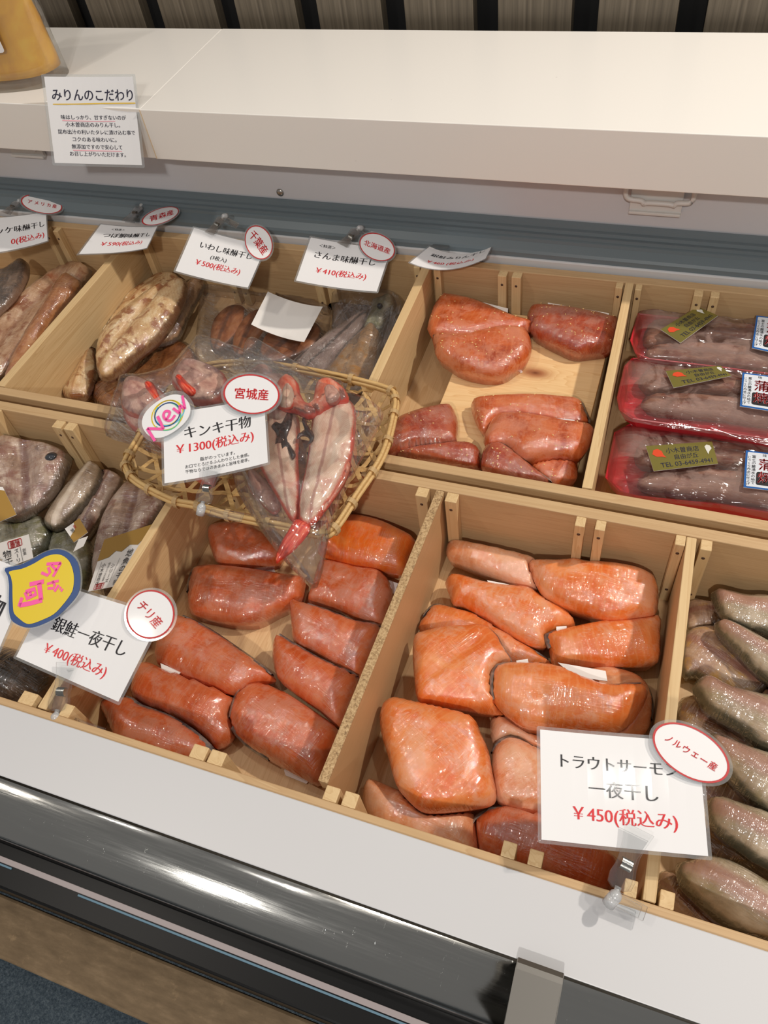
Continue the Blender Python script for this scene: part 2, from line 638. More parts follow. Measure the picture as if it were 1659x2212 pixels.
M['sanma_dark'] = fish('saury_dark', [srgb(84, 70, 68), srgb(116, 98, 92), srgb(146, 124, 116)], srgb(110, 102, 98), None, .14)
M['silver'] = fish('silver_fish_skin', [srgb(92, 92, 72), srgb(142, 140, 122), srgb(186, 182, 168)], srgb(62, 64, 50), None, .18, (srgb(116, 114, 62), .48, .58, .7))
M['aji'] = fish('horse_mackerel_flesh', [srgb(120, 92, 78), srgb(166, 138, 120), srgb(200, 178, 160)], srgb(84, 68, 56), (srgb(96, 52, 44), .12, .75), .16,
                (srgb(130, 82, 70), .5, .62, .75), None)
M['aji_skin'] = fish('horse_mackerel_skin', [srgb(120, 98, 78), srgb(160, 138, 114), srgb(186, 166, 144)], srgb(78, 70, 54), (srgb(212, 196, 176), .2, .6), .22)
M['mackerel'] = fish('mackerel_body', [srgb(134, 116, 90), srgb(172, 152, 126), srgb(202, 184, 160)], srgb(74, 70, 54), (srgb(162, 108, 98), .4, .65), .2,
                     (srgb(132, 122, 74), .5, .64, .55), None)
M['mackerel_pink'] = fish('mackerel_opened', [srgb(136, 98, 80), srgb(176, 140, 114), srgb(202, 174, 146)], srgb(112, 104, 80), (srgb(140, 84, 74), .16, .7), .14,
                          (srgb(200, 150, 66), .5, .62, .8))
M['kinki'] = fish('rockfish_flesh', [srgb(206, 158, 136), srgb(226, 192, 168), srgb(236, 212, 190)], srgb(206, 62, 30), (srgb(150, 80, 76), .08, .6), .17,
                  (srgb(196, 128, 112), .55, .68, .6), (srgb(200, 140, 124), 26, .3), .5, wrap=0)
M['kinki_head'] = fish('rockfish_head', [srgb(200, 60, 34), srgb(216, 124, 96), srgb(230, 190, 166)], srgb(206, 54, 28), None, .2,
                       (srgb(96, 44, 42), .52, .6, .8), None, .5, wrap=0)
M['kinki_dark'] = fish('rockfish_membrane', [srgb(30, 22, 22), srgb(52, 38, 36), srgb(120, 84, 74)], srgb(90, 60, 54), None, .14, wrap=0, coat=.5)
M['kinki_tail'] = fish('rockfish_tail', [srgb(150, 18, 8), srgb(222, 56, 28), srgb(244, 140, 100)], srgb(214, 52, 24), None, .1, None, None, .5, (1, 14), wrap=0)
M['kinki_rolled'] = fish('rockfish_rolled', [srgb(150, 96, 88), srgb(190, 146, 130), srgb(214, 178, 158)], srgb(176, 72, 56), None, .15, (srgb(110, 62, 62), .5, .64, .8), wrap=0, coat=.5)
M['eel'] = fish('grilled_eel', [srgb(104, 56, 34), srgb(148, 98, 74), srgb(182, 142, 122)], srgb(104, 50, 26), (srgb(86, 46, 36), .2, .7), .22,
                (srgb(120, 50, 20), .5, .58, .9), None, .2, (1, 4), wrap=0)
M['eye'] = plain('fish_eye', srgb(40, 42, 48), .1, 0, 1)


def frosty_film():
    """tray film with a bloom of frost inside it"""
    t = NT('frosted_tray_film')
    tr = t.n('ShaderNodeBsdfTransparent')
    df = t.n('ShaderNodeBsdfDiffuse')
    df.inputs[0].default_value = srgb(178, 150, 140)
    gl = t.n('ShaderNodeBsdfGlossy')
    gl.inputs['Roughness'].default_value = .1
    v = t.coords((1, 1.3, 1))
    v3 = t.coords((1, 1, 1))
    n = t.noise(v, 26, 9, .62, .8)
    nb = t.noise(v3, 9, 2)
    at_ = t.n('ShaderNodeAttribute', attribute_name='uvr')
    sp_ = t.n('ShaderNodeSeparateXYZ')
    t.l(at_.outputs['Vector'], sp_.inputs[0])
    inner = t.ramp(sp_.outputs[2], [(.12, lv(.25)), (.4, lv(1))])
    patch = t.ramp(t.math('ADD', n, t.math('MULTIPLY', t.math('SUBTRACT', nb, .5), .6)), [(.43, lv(.1)), (.49, lv(.3)), (.52, lv(.42)), (.7, lv(.5))])
    patch = t.math('MULTIPLY', patch, inner)
    m1 = t.n('ShaderNodeMixShader')
    t.l(patch, m1.inputs[0])
    t.l(tr.outputs[0], m1.inputs[1])
    t.l(df.outputs[0], m1.inputs[2])
    lw = t.n('ShaderNodeLayerWeight')
    lw.inputs[0].default_value = .35
    f = t.math('ADD', t.math('MULTIPLY', lw.outputs['Fresnel'], .5), .05, True)
    m2 = t.n('ShaderNodeMixShader')
    t.l(f, m2.inputs[0])
    t.l(m1.outputs[0], m2.inputs[1])
    t.l(gl.outputs[0], m2.inputs[2])
    b = t.bump(t.noise(t.coords((1, 4, 1), .1), 22, 3, .5, 1), .7, .004)
    t.l(b, gl.inputs['Normal'])
    t.l(b, lw.inputs['Normal'])
    t.l(m2.outputs[0], t.out.inputs[0])
    return t.m


M['frosty'] = frosty_film()
M['tray_red'] = plain('red_foam_tray', srgb(206, 44, 56), .35, 0, .2)
M['bamboo'] = wood('bamboo', srgb(226, 192, 132), srgb(184, 142, 84), 'x')
M['bamboo_bind'] = plain('bamboo_binding', srgb(232, 206, 156), .5)


def metal_rail():
    t = NT('scratched_steel')
    b = t.bsdf(Metallic=1.0, Base_Color=(.36, .36, .345, 1), Roughness=.2)
    v = t.coords((3, 60, 60))
    n = t.noise(v, 8, 5, .6)
    v2 = t.coords((1, 1, 1))
    sc = t.noise(t.coords((40, 8, 8), .3), 14, 4, .7, 1)
    r = t.ramp(n, [(.3, lv(.12)), (.7, lv(.22))])
    t.l(r, b.inputs['Roughness'])
    sp = t.ramp(sc, [(.68, lv(0)), (.72, lv(1))])
    c = t.mix(t.math('MULTIPLY', sp, .6), (.36, .36, .345, 1), (.98, .98, .93, 1))
    t.l(c, b.inputs['Base Color'])
    t.l(t.bump(t.math('ADD', n, t.math('MULTIPLY', sp, .6)), .2, .0004), b.inputs['Normal'])
    return t.m


M['steel_rail'] = metal_rail()


def dusty_board():
    t = NT('dusty_brown_board')
    b = t.bsdf(Roughness=.7)
    v = t.coords((6, 20, 20))
    v2 = t.coords((1, 1, 1))
    n = t.noise(v, 6, 6, .65)
    n2 = t.noise(v2, 60, 6, .7)
    c = t.ramp(n, [(.3, srgb(108, 88, 62)), (.55, srgb(128, 106, 78)), (.75, srgb(150, 126, 96))])
    c = t.mix(t.ramp(n2, [(.6, lv(0)), (.78, lv(.5))]), c, srgb(190, 160, 120))
    sep = t.n('ShaderNodeSeparateXYZ')
    tc = t.n('ShaderNodeTexCoord')
    t.l(tc.outputs['Object'], sep.inputs[0])
    e = t.math('ADD', sep.outputs[1], t.math('MULTIPLY', t.math('SUBTRACT', n2, .5), .012))
    c = t.mix(t.ramp(t.math('ADD', t.math('MULTIPLY', e, -16), 0.0), [(.36, lv(0)), (.46, lv(.7))]), c, srgb(186, 158, 118))
    t.l(c, b.inputs['Base Color'])
    t.l(t.bump(n2, .4, .001), b.inputs['Normal'])
    return t.m


M['board'] = dusty_board()


def carpet():
    t = NT('blue_grey_carpet')
    b = t.bsdf(Roughness=.95)
    v = t.coords((1, 1, 1))
    n = t.noise(v, 260, 4, .7)
    n2 = t.noise(v, 8, 2)
    c = t.ramp(n, [(.3, srgb(84, 102, 116)), (.5, srgb(132, 150, 162)), (.7, srgb(178, 194, 204))])
    c = t.mix(t.math('MULTIPLY', n2, .2), c, srgb(112, 128, 144))
    t.l(c, b.inputs['Base Color'])
    t.l(t.bump(n, 1, .006), b.inputs['Normal'])
    return t.m


M['carpet'] = carpet()


def slat_mat():
    t = NT('grey_brown_slat')
    b = t.bsdf(Roughness=.5)
    v = t.coords((70, 70, 1.5))
    oi = t.n('ShaderNodeObjectInfo')
    n = t.noise(v, 3, 5, .6)
    c = t.ramp(n, [(.3, srgb(82, 73, 61)), (.55, srgb(104, 94, 79)), (.75, srgb(122, 111, 96))])
    t.l(c, b.inputs['Base Color'])
    return t.m


M['slat'] = slat_mat()


def juice():
    t = NT('yellow_juice')
    b = t.bsdf(Roughness=.3, Coat_Weight=.6, Coat_Roughness=.15)
    v = t.coords((1, 1, 1))
    n = t.noise(v, 16, 4, .6, 1)
    c = t.ramp(n, [(.3, srgb(208, 142, 0)), (.55, srgb(228, 168, 4)), (.75, srgb(234, 190, 40))])
    t.l(c, b.inputs['Base Color'])
    return t.m


M['juice'] = juice()

# ------------------------------------------------------------------ lettering
_GL = {}


def glyphs(body, bx=0., by=0.):
    """verts and faces of a line of lettering, one em high; bx thickens uprights, by thickens cross strokes (may be negative)"""
    key = (body, bx, by)
    if key in _GL:
        return _GL[key]
    cu = bpy.data.curves.new('lettering', 'FONT')
    cu.body = body
    cu.resolution_u = 3
    o = bpy.data.objects.new('lettering', cu)
    COL.objects.link(o)
    dg = bpy.context.evaluated_depsgraph_get()
    c2 = o.evaluated_get(dg).to_curve(dg).copy()
    if bx or by:
        for s in c2.splines:
            P = s.bezier_points
            n = len(P)
            co = [p.co.copy() for p in P]
            dl = []
            for i, p in enumerate(P):
                a = (p.co - p.handle_left)
                b = (p.handle_right - p.co)
                if a.length < 1e-6:
                    a = co[i] - co[i - 1]
                if b.length < 1e-6:
                    b = co[(i + 1) % n] - co[i]
                if a.length > 1e-9:
                    a.normalize()
                if b.length > 1e-9:
                    b.normalize()
                na, nb_ = Vector((-a.y, a.x)), Vector((-b.y, b.x))
                d = na + nb_
                k = 1 + na.dot(nb_)
                d = d / max(k, .35)
                dl.append(Vector((d.x * bx, d.y * by, 0)))
            for p, d in zip(P, dl):
                hl, hr = p.handle_left + d, p.handle_right + d
                p.handle_left_type = p.handle_right_type = 'FREE'
                p.co = p.co + d
                p.handle_left = hl
                p.handle_right = hr
    o2 = bpy.data.objects.new('lettering2', c2)
    COL.objects.link(o2)
    dg = bpy.context.evaluated_depsgraph_get()
    dg.update()
    me = bpy.data.meshes.new_from_object(o2.evaluated_get(dg))
    vs = [(v.co.x, v.co.y) for v in me.vertices]
    fs = [tuple(p.vertices) for p in me.polygons]
    bpy.data.meshes.remove(me)
    bpy.data.objects.remove(o2)
    bpy.data.curves.remove(c2)
    bpy.data.objects.remove(o)
    bpy.data.curves.remove(cu)
    _GL[key] = (vs, fs)
    return _GL[key]


MIN = BRUSH = PLAIN = (0, 0, 0, 0)      # set below, once the winding of the outlines is known


def line2d(body, cx, cy, width, style=MIN, hscale=1.0, rotz=0, shear=0, height=None):
    """a line of lettering centred on (cx, cy) with a given width -> (verts2d, faces)"""
    vs, fs = glyphs(body, style[0], style[1])
    if style[2]:
        k, dx, dy = len(vs), style[2] / 2, style[3] / 2
        vs = [(x - dx, y - dy) for x, y in vs] + [(x + dx, y + dy) for x, y in vs]
        fs = list(fs) + [tuple(a + k for a in f) for f in fs]
    x0, x1 = min(v[0] for v in vs), max(v[0] for v in vs)
    y0, y1 = min(v[1] for v in vs), max(v[1] for v in vs)
    s = width / (x1 - x0)
    sy = s * hscale if height is None else height / (y1 - y0)
    mx, my = (x0 + x1) / 2, (y0 + y1) / 2
    c, n = math.cos(rotz), math.sin(rotz)
    out = []
    for x, y in vs:
        X, Y = (x - mx) * s, (y - my) * sy
        X += shear * Y
        out.append((cx + c * X - n * Y, cy + n * X + c * Y))
    return out, fs


def column2d(body, cx, y_top, em, pitch=1.0, style=MIN, rotz=0):
    """a column of upright characters, first on top"""
    V, F = [], []
    for i, ch in enumerate(body):
        if ch == ' ':
            continue
        if ch == 'ー':
            vs, fs = line2d(ch, cx, y_top - (i + .5) * em * pitch, em * .8, style, rotz=math.pi / 2)
        else:
            vs0, _ = glyphs(ch)
            w = max(v[0] for v in vs0) - min(v[0] for v in vs0)
            vs, fs = line2d(ch, cx, y_top - (i + .5) * em * pitch, em * w, style)
        k = len(V)
        V += vs
        F += [tuple(a + k for a in f) for f in fs]
    return V, F


def shape2d(pts):
    return list(pts), [tuple(range(len(pts)))]


def stroke2d(path, w, closed=False):
    """a brush line of constant width"""
    P = [Vector(p) for p in path]
    n = len(P)
    V, F = [], []
    for i, p in enumerate(P):
        if closed:
            t = P[(i + 1) % n] - P[i - 1]
        else:
            t = P[min(i + 1, n - 1)] - P[max(i - 1, 0)]
        t.normalize()
        q = Vector((-t.y, t.x)) * w / 2
        V += [tuple(p + q), tuple(p - q)]
    for i in range(n if closed else n - 1):
        j = (i + 1) % n
        F.append((2 * i, 2 * i + 1, 2 * j + 1, 2 * j))
    return V, F


def ellipse2d(cx, cy, a, b, n=48, rz=0):
    c, s = math.cos(rz), math.sin(rz)
    return [(cx + a * math.cos(t) * c - b * math.sin(t) * s, cy + a * math.cos(t) * s + b * math.sin(t) * c) for t in (2 * math.pi * k / n for k in range(n))]


def rrect2d(x0, x1, y0, y1, r, n=5):
    out = []
    for cx, cy, a0 in ((x1 - r, y1 - r, 0), (x0 + r, y1 - r, 90), (x0 + r, y0 + r, 180), (x1 - r, y0 + r, 270)):
        for k in range(n + 1):
            a = math.radians(a0 + 90 * k / n)
            out.append((cx + r * math.cos(a), cy + r * math.sin(a)))
    return out


class Sheet:
    """a flat card: 2-D shapes on a quadrilateral plane, each layer its own mesh"""

    def __init__(s, corners, asp, bend=0.0):
        # corners TL TR BR BL in world; local x in [-.5,.5], y in [-asp/2, asp/2]
        s.q = corners
        s.asp = asp
        s.bend = bend
        s.nrm = (corners[1] - corners[0]).cross(corners[3] - corners[0]).normalized()
        if s.nrm.dot(CAM - corners[0]) < 0:
            s.nrm = -s.nrm
        s.o = sum(corners, Vector()) / 4
        s.w = ((corners[1] - corners[0]).length + (corners[2] - corners[3]).length) / 2
        # projective map from unit square
        TL, TR, BR, BL = corners
        ex = (TR - TL).normalized()
        ey = s.nrm.cross(ex)
        P = [((c - TL).dot(ex), (c - TL).dot(ey)) for c in (BL, BR, TR, TL)]
        (x0, y0), (x1, y1), (x2, y2), (x3, y3) = P
        dx1, dx2, sx = x1 - x2, x3 - x2, x0 - x1 + x2 - x3
        dy1, dy2, sy = y1 - y2, y3 - y2, y0 - y1 + y2 - y3
        den = dx1 * dy2 - dx2 * dy1
        g = (sx * dy2 - dx2 * sy) / den
        h = (dx1 * sy - sx * dy1) / den
        s.H = (x1 - x0 + g * x1, x3 - x0 + h * x3, x0, y1 - y0 + g * y1, y3 - y0 + h * y3, y0, g, h)
        s.ex, s.ey, s.TL = ex, ey, TL

    def pt(s, x, y, z=0):
        u, v = x + .5, y / s.asp + .5
        a, b, c, d, e, f, g, h = s.H
        w = g * u + h * v + 1
        X, Y = (a * u + b * v + c) / w, (d * u + e * v + f) / w
        return s.TL + X * s.ex + Y * s.ey + s.nrm * (z + s.bend * (x * x * 4 - .33)) - s.o

    def layer(s, name, shapes, m, parent, z, thick=0, flat=None):
        b = bmesh.new()
        for V, F in shapes:
            dz = (lambda x: 0) if flat is None else (lambda x: s.bend * (flat * flat * 4 - x * x * 4))
            vs = [b.verts.new(s.pt(x, y, z + dz(x))) for x, y in V]
            for f in F:
                try:
                    b.faces.new([vs[i] for i in f])
                except ValueError:
                    pass
        for f in b.faces:
            f.normal_update()
            if f.normal.dot(s.nrm) < 0:
                f.normal_flip()
        if thick:
            r = bmesh.ops.extrude_face_region(b, geom=list(b.faces))
            for e in r['geom']:
                if isinstance(e, bmesh.types.BMVert):
                    e.co -= s.nrm * thick
        me = bpy.data.meshes.new(name)
        if thick:
            bmesh.ops.recalc_face_normals(b, faces=b.faces)
        b.to_mesh(me)
        b.free()
        me.materials.append(m)
        return link(name, me, parent)

    def grid(s, x0, x1, y0, y1, n=8):
        V, F = [], []
        for i in range(n + 1):
            V += [(x0 + (x1 - x0) * i / n, y0), (x0 + (x1 - x0) * i / n, y1)]
        for i in range(n):
            F.append((2 * i, 2 * i + 2, 2 * i + 3, 2 * i + 1))
        return V, F

    def ring(s, outer, inner):
        V = list(outer) + list(inner)
        n = len(outer)
        return V, [(i, (i + 1) % n, n + (i + 1) % n, n + i) for i in range(n)]

    def local(s, px, py):
        """picture point on this card's plane -> local x, y (plane coordinates, metres / width)"""
        p = on_plane(px, py, s.q[0], s.nrm)
        # invert the projective map by Newton steps
        x = y = 0.0
        for _ in range(12):
            r = p - s.o - s.pt(x, y, 0) + s.nrm * 0
            e = 1e-4
            jx = (s.pt(x + e, y) - s.pt(x, y)) / e
            jy = (s.pt(x, y + e) - s.pt(x, y)) / e
            a, b, c = jx.dot(jx), jx.dot(jy), jy.dot(jy)
            d = a * c - b * b
            rx, ry = jx.dot(r), jy.dot(r)
            x += (c * rx - b * ry) / d
            y += (a * ry - b * rx) / d
        return x, y


def quad_on(pxs, p, n):
    n = Vector(n).normalized()
    return [on_plane(x, y, p, n) for x, y in pxs]


# decide which way the outline offsets go (outside of the ink): an 'I' must get wider
_v, _ = glyphs('I')
_w0 = max(a[0] for a in _v) - min(a[0] for a in _v)
_v, _ = glyphs('I', .02, 0)
_sg = 1 if max(a[0] for a in _v) - min(a[0] for a in _v) > _w0 else -1
MIN = (0, -_sg * .011, .034, 0)      # thinner cross strokes, uprights doubled by a small shift
BRUSH = (0, 0, .028, .014)
PLAIN = (0, 0, 0, 0)
SOFT = (0, 0, .016, .0)
HEAVY = (0, 0, .05, .03)

# ------------------------------------------------------------------ the slab: a fish or fillet with a traced outline, real thickness and a rounded top
ALL = {}


def slab(name, px, z, t, m, parent=None, tilt=(0, 0), edge=.35, R=None, k=(1, 0, 0), h=None, amp=.0012, sub=3, hfun=None, bottom=True, bounds=None, squash=None):
    """px: outline in picture points (k = scale, x offset, y offset), lying on a plane at height z, thickness t"""
    s, ox, oy = k
    px = [(ox + s * x, oy + s * y) for x, y in px]
    c0 = (sum(p[0] for p in px) / len(px), sum(p[1] for p in px) / len(px))
    n = (Matrix.Rotation(tilt[1], 3, 'Y') @ Matrix.Rotation(tilt[0], 3, 'X') @ Vector((0, 0, 1))).normalized()
    ctr = at(c0[0], c0[1], z + t * .5)
    W = [on_plane(x, y, ctr, n) for x, y in catmull(px, sub)]
    org = sum(W, Vector()) / len(W)
    a = Vector((1, 0, 0))
    a = (a - n * a.dot(n)).normalized()
    b2 = n.cross(a)
    Q = [((w - org).dot(a), (w - org).dot(b2)) for w in W]
    sxx = sum(x * x for x, y in Q)
    syy = sum(y * y for x, y in Q)
    sxy = sum(x * y for x, y in Q)
    th = .5 * math.atan2(2 * sxy, sxx - syy)
    ex = a * math.cos(th) + b2 * math.sin(th)
    ey = n.cross(ex)
    Q = [Vector(((w - org).dot(ex), (w - org).dot(ey))) for w in W]
    base = org - n * t * .5
    N = len(Q)
    area = sum(Q[i - 1].x * Q[i].y - Q[i].x * Q[i - 1].y for i in range(N))
    if area < 0:
        Q.reverse()
    xs, ys = [q.x for q in Q], [q.y for q in Q]
    X0, X1, Y0, Y1 = min(xs), max(xs), min(ys), max(ys)
    ext = max(X1 - X0, Y1 - Y0)
    h = h or max(.0028, ext / 34)
    if R is None:
        R = t * .8

    def dist(p):
        best = 9
        for i in range(N):
            A, B = Q[i - 1], Q[i]
            ab = B - A
            L = ab.length_squared
            tt = 0 if L == 0 else max(0, min(1, (p - A).dot(ab) / L))
            best = min(best, (p - A - ab * tt).length)
        return best

    def inside(p):
        c = False
        for i in range(N):
            A, B = Q[i - 1], Q[i]
            if (A.y > p.y) != (B.y > p.y) and p.x < (B.x - A.x) * (p.y - A.y) / (B.y - A.y) + A.x:
                c = not c
        return c
    pts = list(Q)
    rows = int((Y1 - Y0) / (h * .87)) + 1
    for j in range(1, rows):
        y = Y0 + j * h * .87
        x = X0 + (h / 2 if j % 2 else 0)
        while x < X1:
            p = Vector((x, y))
            if inside(p) and dist(p) > h * .45:
                pts.append(p)
            x += h
    vo, eo, fo, *_ = delaunay_2d_cdt(pts, [], [list(range(N))], 1, 1e-6)
    bm = bmesh.new()
    lay = bm.verts.layers.float_vector.new('uvr')
    seed = Vector((org.x * 37, org.y * 41, z * 53))
    vs = []
    dmax = max(dist(p) for p in pts[N:]) if len(pts) > N else R
    for p in vo:
        d = dist(p)
        x = min(1, d / R)
        zz = t * (edge + (1 - edge) * math.sqrt(max(0, 1 - (1 - x) ** 2)))
        u, v = 2 * (p.x - X0) / (X1 - X0) - 1, 2 * (p.y - Y0) / (Y1 - Y0) - 1
        if hfun:
            zz += hfun(u, v, min(1, d / R)) * t
        zz += amp * x * noise.noise(Vector((p.x * 45, p.y * 45, 0)) + seed) * 1.6 + amp * .6 * x * noise.noise(Vector((p.x * 130, p.y * 130, 3)) + seed)
        w = bm.verts.new((p.x, p.y, zz))
        w[lay] = (u, v, min(1, d / dmax))
        vs.append(w)
    for f in fo:
        bm.faces.new([vs[i] for i in f])
    if bottom:
        be = [e for e in bm.edges if len(e.link_faces) == 1]
        low = {}
        ctrp = Vector((0, 0))
        for e in be:
            for w in e.verts:
                if w not in low:
                    q = Vector((w.co.x, w.co.y)) * .94
                    lw = bm.verts.new((q.x, q.y, 0))
                    lw[lay] = (w[lay].x, w[lay].y, 0)
                    low[w] = lw
        for e in be:
            f = e.link_faces[0]
            w0, w1 = e.verts
            bm.faces.new((w0, w1, low[w1], low[w0]))
        le = [e for e in bm.edges if len(e.link_faces) == 1]
        bmesh.ops.holes_fill(bm, edges=le, sides=0)
    Rm = Matrix((ex, ey, n)).transposed()
    mw = Matrix.Translation(base) @ Rm.to_4x4()
    if bounds:
        # rest on the floor of the compartment and stop at its boards
        bx0, bx1, by0, by1, bz = bounds
        lift = bz - min((mw @ v.co).z for v in bm.verts)
        if lift > 0:
            mw = Matrix.Translation((0, 0, min(lift, .006))) @ mw
        im = mw.inverted()
        for v in bm.verts:
            w = mw @ v.co
            q = Vector((min(max(w.x, bx0), bx1), min(max(w.y, by0), by1), max(w.z, bz)))
            if q != w:
                v.co = im @ q
    me = mesh(name, bm, m, True)
    o = bpy.data.objects.new(name, me)
    COL.objects.link(o)
    if parent is not None:
        o.parent = parent
        o.matrix_world = mw
        o.matrix_parent_inverse = Matrix()
        o.matrix_basis = parent_mat(parent).inverted() @ mw
    else:
        o.matrix_world = mw
    if squash is not None:
        BASEZ[o.name] = z
        settle(o, squash, bounds)
    info = dict(Q=Q, mw=mw, t=t, edge=edge, rev=area < 0, N=N, sub=sub, n=n)
    return o, info


BASEZ = {}


def settle(new, others, bounds):
    """soft things give way: of two that overlap, the lower one is pressed down just below the upper one"""
    from mathutils.bvhtree import BVHTree

    def world(o):
        M_ = parent_mat(o)
        return M_, [M_ @ v.co for v in o.data.vertices]

    Mn, Wn = world(new)
    for o in others:
        Mo, Wo = world(o)
        if max(w.x for w in Wo) < min(w.x for w in Wn) or min(w.x for w in Wo) > max(w.x for w in Wn) or max(w.y for w in Wo) < min(w.y for w in Wn) or min(w.y for w in Wo) > max(w.y for w in Wn):
            continue
        (lo, Ml, Wl), (hi, Mh, Wh) = ((o, Mo, Wo), (new, Mn, Wn)) if BASEZ[o.name] < BASEZ[new.name] else ((new, Mn, Wn), (o, Mo, Wo))
        tr = BVHTree.FromPolygons(Wh, [tuple(p.vertices) for p in hi.data.polygons])
        I_ = Ml.inverted()
        zmin = min(w.z for w in Wh) - .1
        for v, w in zip(lo.data.vertices, Wl):
            h = tr.ray_cast(Vector((w.x, w.y, zmin)), Vector((0, 0, 1)))
            if h[0] is not None and w.z > h[0].z - .0012:
                z = h[0].z - .0012
                if bounds:
                    z = max(z, bounds[4] + .0002)
                v.co = I_ @ Vector((w.x, w.y, z))
        lo.data.update()
        if lo is new:
            Mn, Wn = world(new)


BX = {}


def parent_mat(p):
    m = p.matrix_basis.copy()
    while p.parent is not None:
        p = p.parent
        m = p.matrix_basis @ m
    return m


def ring_idx(info, i0, i1):
    """outline points (as traced) i0..i1 -> indices into the outline of the slab"""
    s, N = info['sub'], info['N']
    idx = list(range(int(i0 * s), int(i1 * s) + 1))
    if info['rev']:
        return [(N - 1 - (i % N)) for i in idx]
    return [i % N for i in idx]


def skin_strip(info, i0, i1, parent, m=None, wid=.0045, name='skin'):
    """the dark skin on one side of a fillet: from underneath up to the rim and a little over it"""
    Q, t, e = info['Q'], info['t'], info['edge']
    b = bmesh.new()
    ids = ring_idx(info, i0, i1)
    rows = []
    for j, i in enumerate(ids):
        q = Q[i]
        tg = (Q[(i + 1) % len(Q)] - Q[i - 1]).normalized()
        out = Vector((tg.y, -tg.x))
        f = math.sin(math.pi * (j + .35) / (len(ids) + .2)) ** .5
        row = []
        for off, zz in ((-.006 * 1, .02 * t), (.0007, e * t * .8), (.0006, e * t + .0006), (-wid * .5 * f, e * t + .0035 * f + .0006), (-wid * f, e * t + .0052 * f + .0004)):
            p = q + out * off
            row.append(b.verts.new((p.x, p.y, zz)))
        rows.append(row)
    for A, B in zip(rows, rows[1:]):
        for k in range(4):
            b.faces.new((A[k], A[k + 1], B[k + 1], B[k]))
    me = mesh(name, b, m or M['skin'], True)
    return link(name, me, parent)


def pad(px, z, parent_o, k=(1, 0, 0), name='paper_label'):
    """a white paper label peeping out from under a wrapped fillet"""
    s, ox, oy = k
    W = [at(ox + s * x, oy + s * y, z) for x, y in px]
    inv = parent_mat(parent_o).inverted()
    b = bmesh.new()
    lo = [b.verts.new(inv @ w) for w in W]
    hi = [b.verts.new(inv @ (w + Vector((0, 0, .0008)))) for w in W]
    n = len(W)
    b.faces.new(lo[::-1])
    b.faces.new(hi)
    for i in range(n):
        b.faces.new((lo[i], lo[(i + 1) % n], hi[(i + 1) % n], hi[i]))
    return link(name, mesh(name, b, M['pad']), parent_o)


# ================================================================== SETTING
FZ = -.80
fl = box('floor', -2.6, 1.6, -1.6, 1.3, FZ - .02, FZ, M['carpet'], None, 0)
fl['kind'] = 'structure'
WY = 1.166
wb = box('wall_back', -2.6, 1.6, WY + .02, WY + .08, FZ, 1.4, M['wall_dark'], None, 0)
wb['kind'] = 'structure'
i = 0
for kx in range(-8, 8):
    x0 = -.424 + kx * .1343
    s_ = box('trim_%d' % (i + 1), x0, x0 + .0995, WY - .002, WY + .022, FZ, 1.4, M['slat'], None, .001)
    s_['kind'] = 'structure'
    i += 1

# ================================================================== THE DISPLAY FREEZER
CXL, CXR = -1.75, .55
fr = thing('display_freezer', 'long white chest freezer with a steel front edge under the wooden trays', 'freezer', (0, .5, FZ))


def fbox(name, x0, x1, y0, y1, z0, z1, m, bevel=.0015):
    return box(name, x0, x1, y0 - .5, y1 - .5, z0 - FZ, z1 - FZ, M[m] if isinstance(m, str) else m, fr, bevel)


fbox('body', CXL, CXR, .055, 1.14, FZ + .08, -.125, 'lip', .004)
fbox('plinth', CXL + .02, CXR - .02, .09, 1.1, FZ, FZ + .08, 'black')
fbox('front_wall', CXL, CXR, .104, .149, -.126, -.012, 'lip')
fbox('rear_wall', CXL, CXR, .912, .965, -.126, .0085, 'lip')
# front lip: a sheet that covers the outer edge of the front tray
b = box_bm(CXL, CXR, .0955 - .5, .1535 - .5, .0002 - FZ, .0024 - FZ, .0009)
link('front_lip', mesh('front_lip', b, M['lip']), fr)
# steel nose: rounded rail
prof = [(.0955, .0020), (.0935, .0028), (.088, .0026), (.080, .0016), (.072, -.001), (.064, -.005), (.057, -.0105), (.052, -.018), (.050, -.027), (.052, -.034), (.095, -.034)]
prof = [(y - .5, z - FZ) for y, z in prof]
b = bmesh.new()
A = [b.verts.new((CXL, y, z)) for y, z in prof]
B = [b.verts.new((CXR, y, z)) for y, z in prof]
for j in range(len(prof)):
    q = (j + 1) % len(prof)
    f = b.faces.new((A[j], A[q], B[q], B[j]))
    f.smooth = 0 < j < 8
b.faces.new(A[::-1])
b.faces.new(B)
me = mesh('steel_rail', b, M['steel_rail'])
link('steel_rail', me, fr)
fbox('front_fascia', CXL, CXR, .018, .054, -.125, -.036, 'black', .002)
fbox('grey_strip', CXL, CXR, .036, .0405, -.0362, -.0345, 'strip_grey', .0004)
fbox('blue_strip', CXL, -.445, .0335, .0352, -.0362, -.0347, 'strip_blue', .0004)
fbox('blue_strip', -.375, CXR, .0335, .0352, -.0362, -.0347, 'strip_blue', .0004)
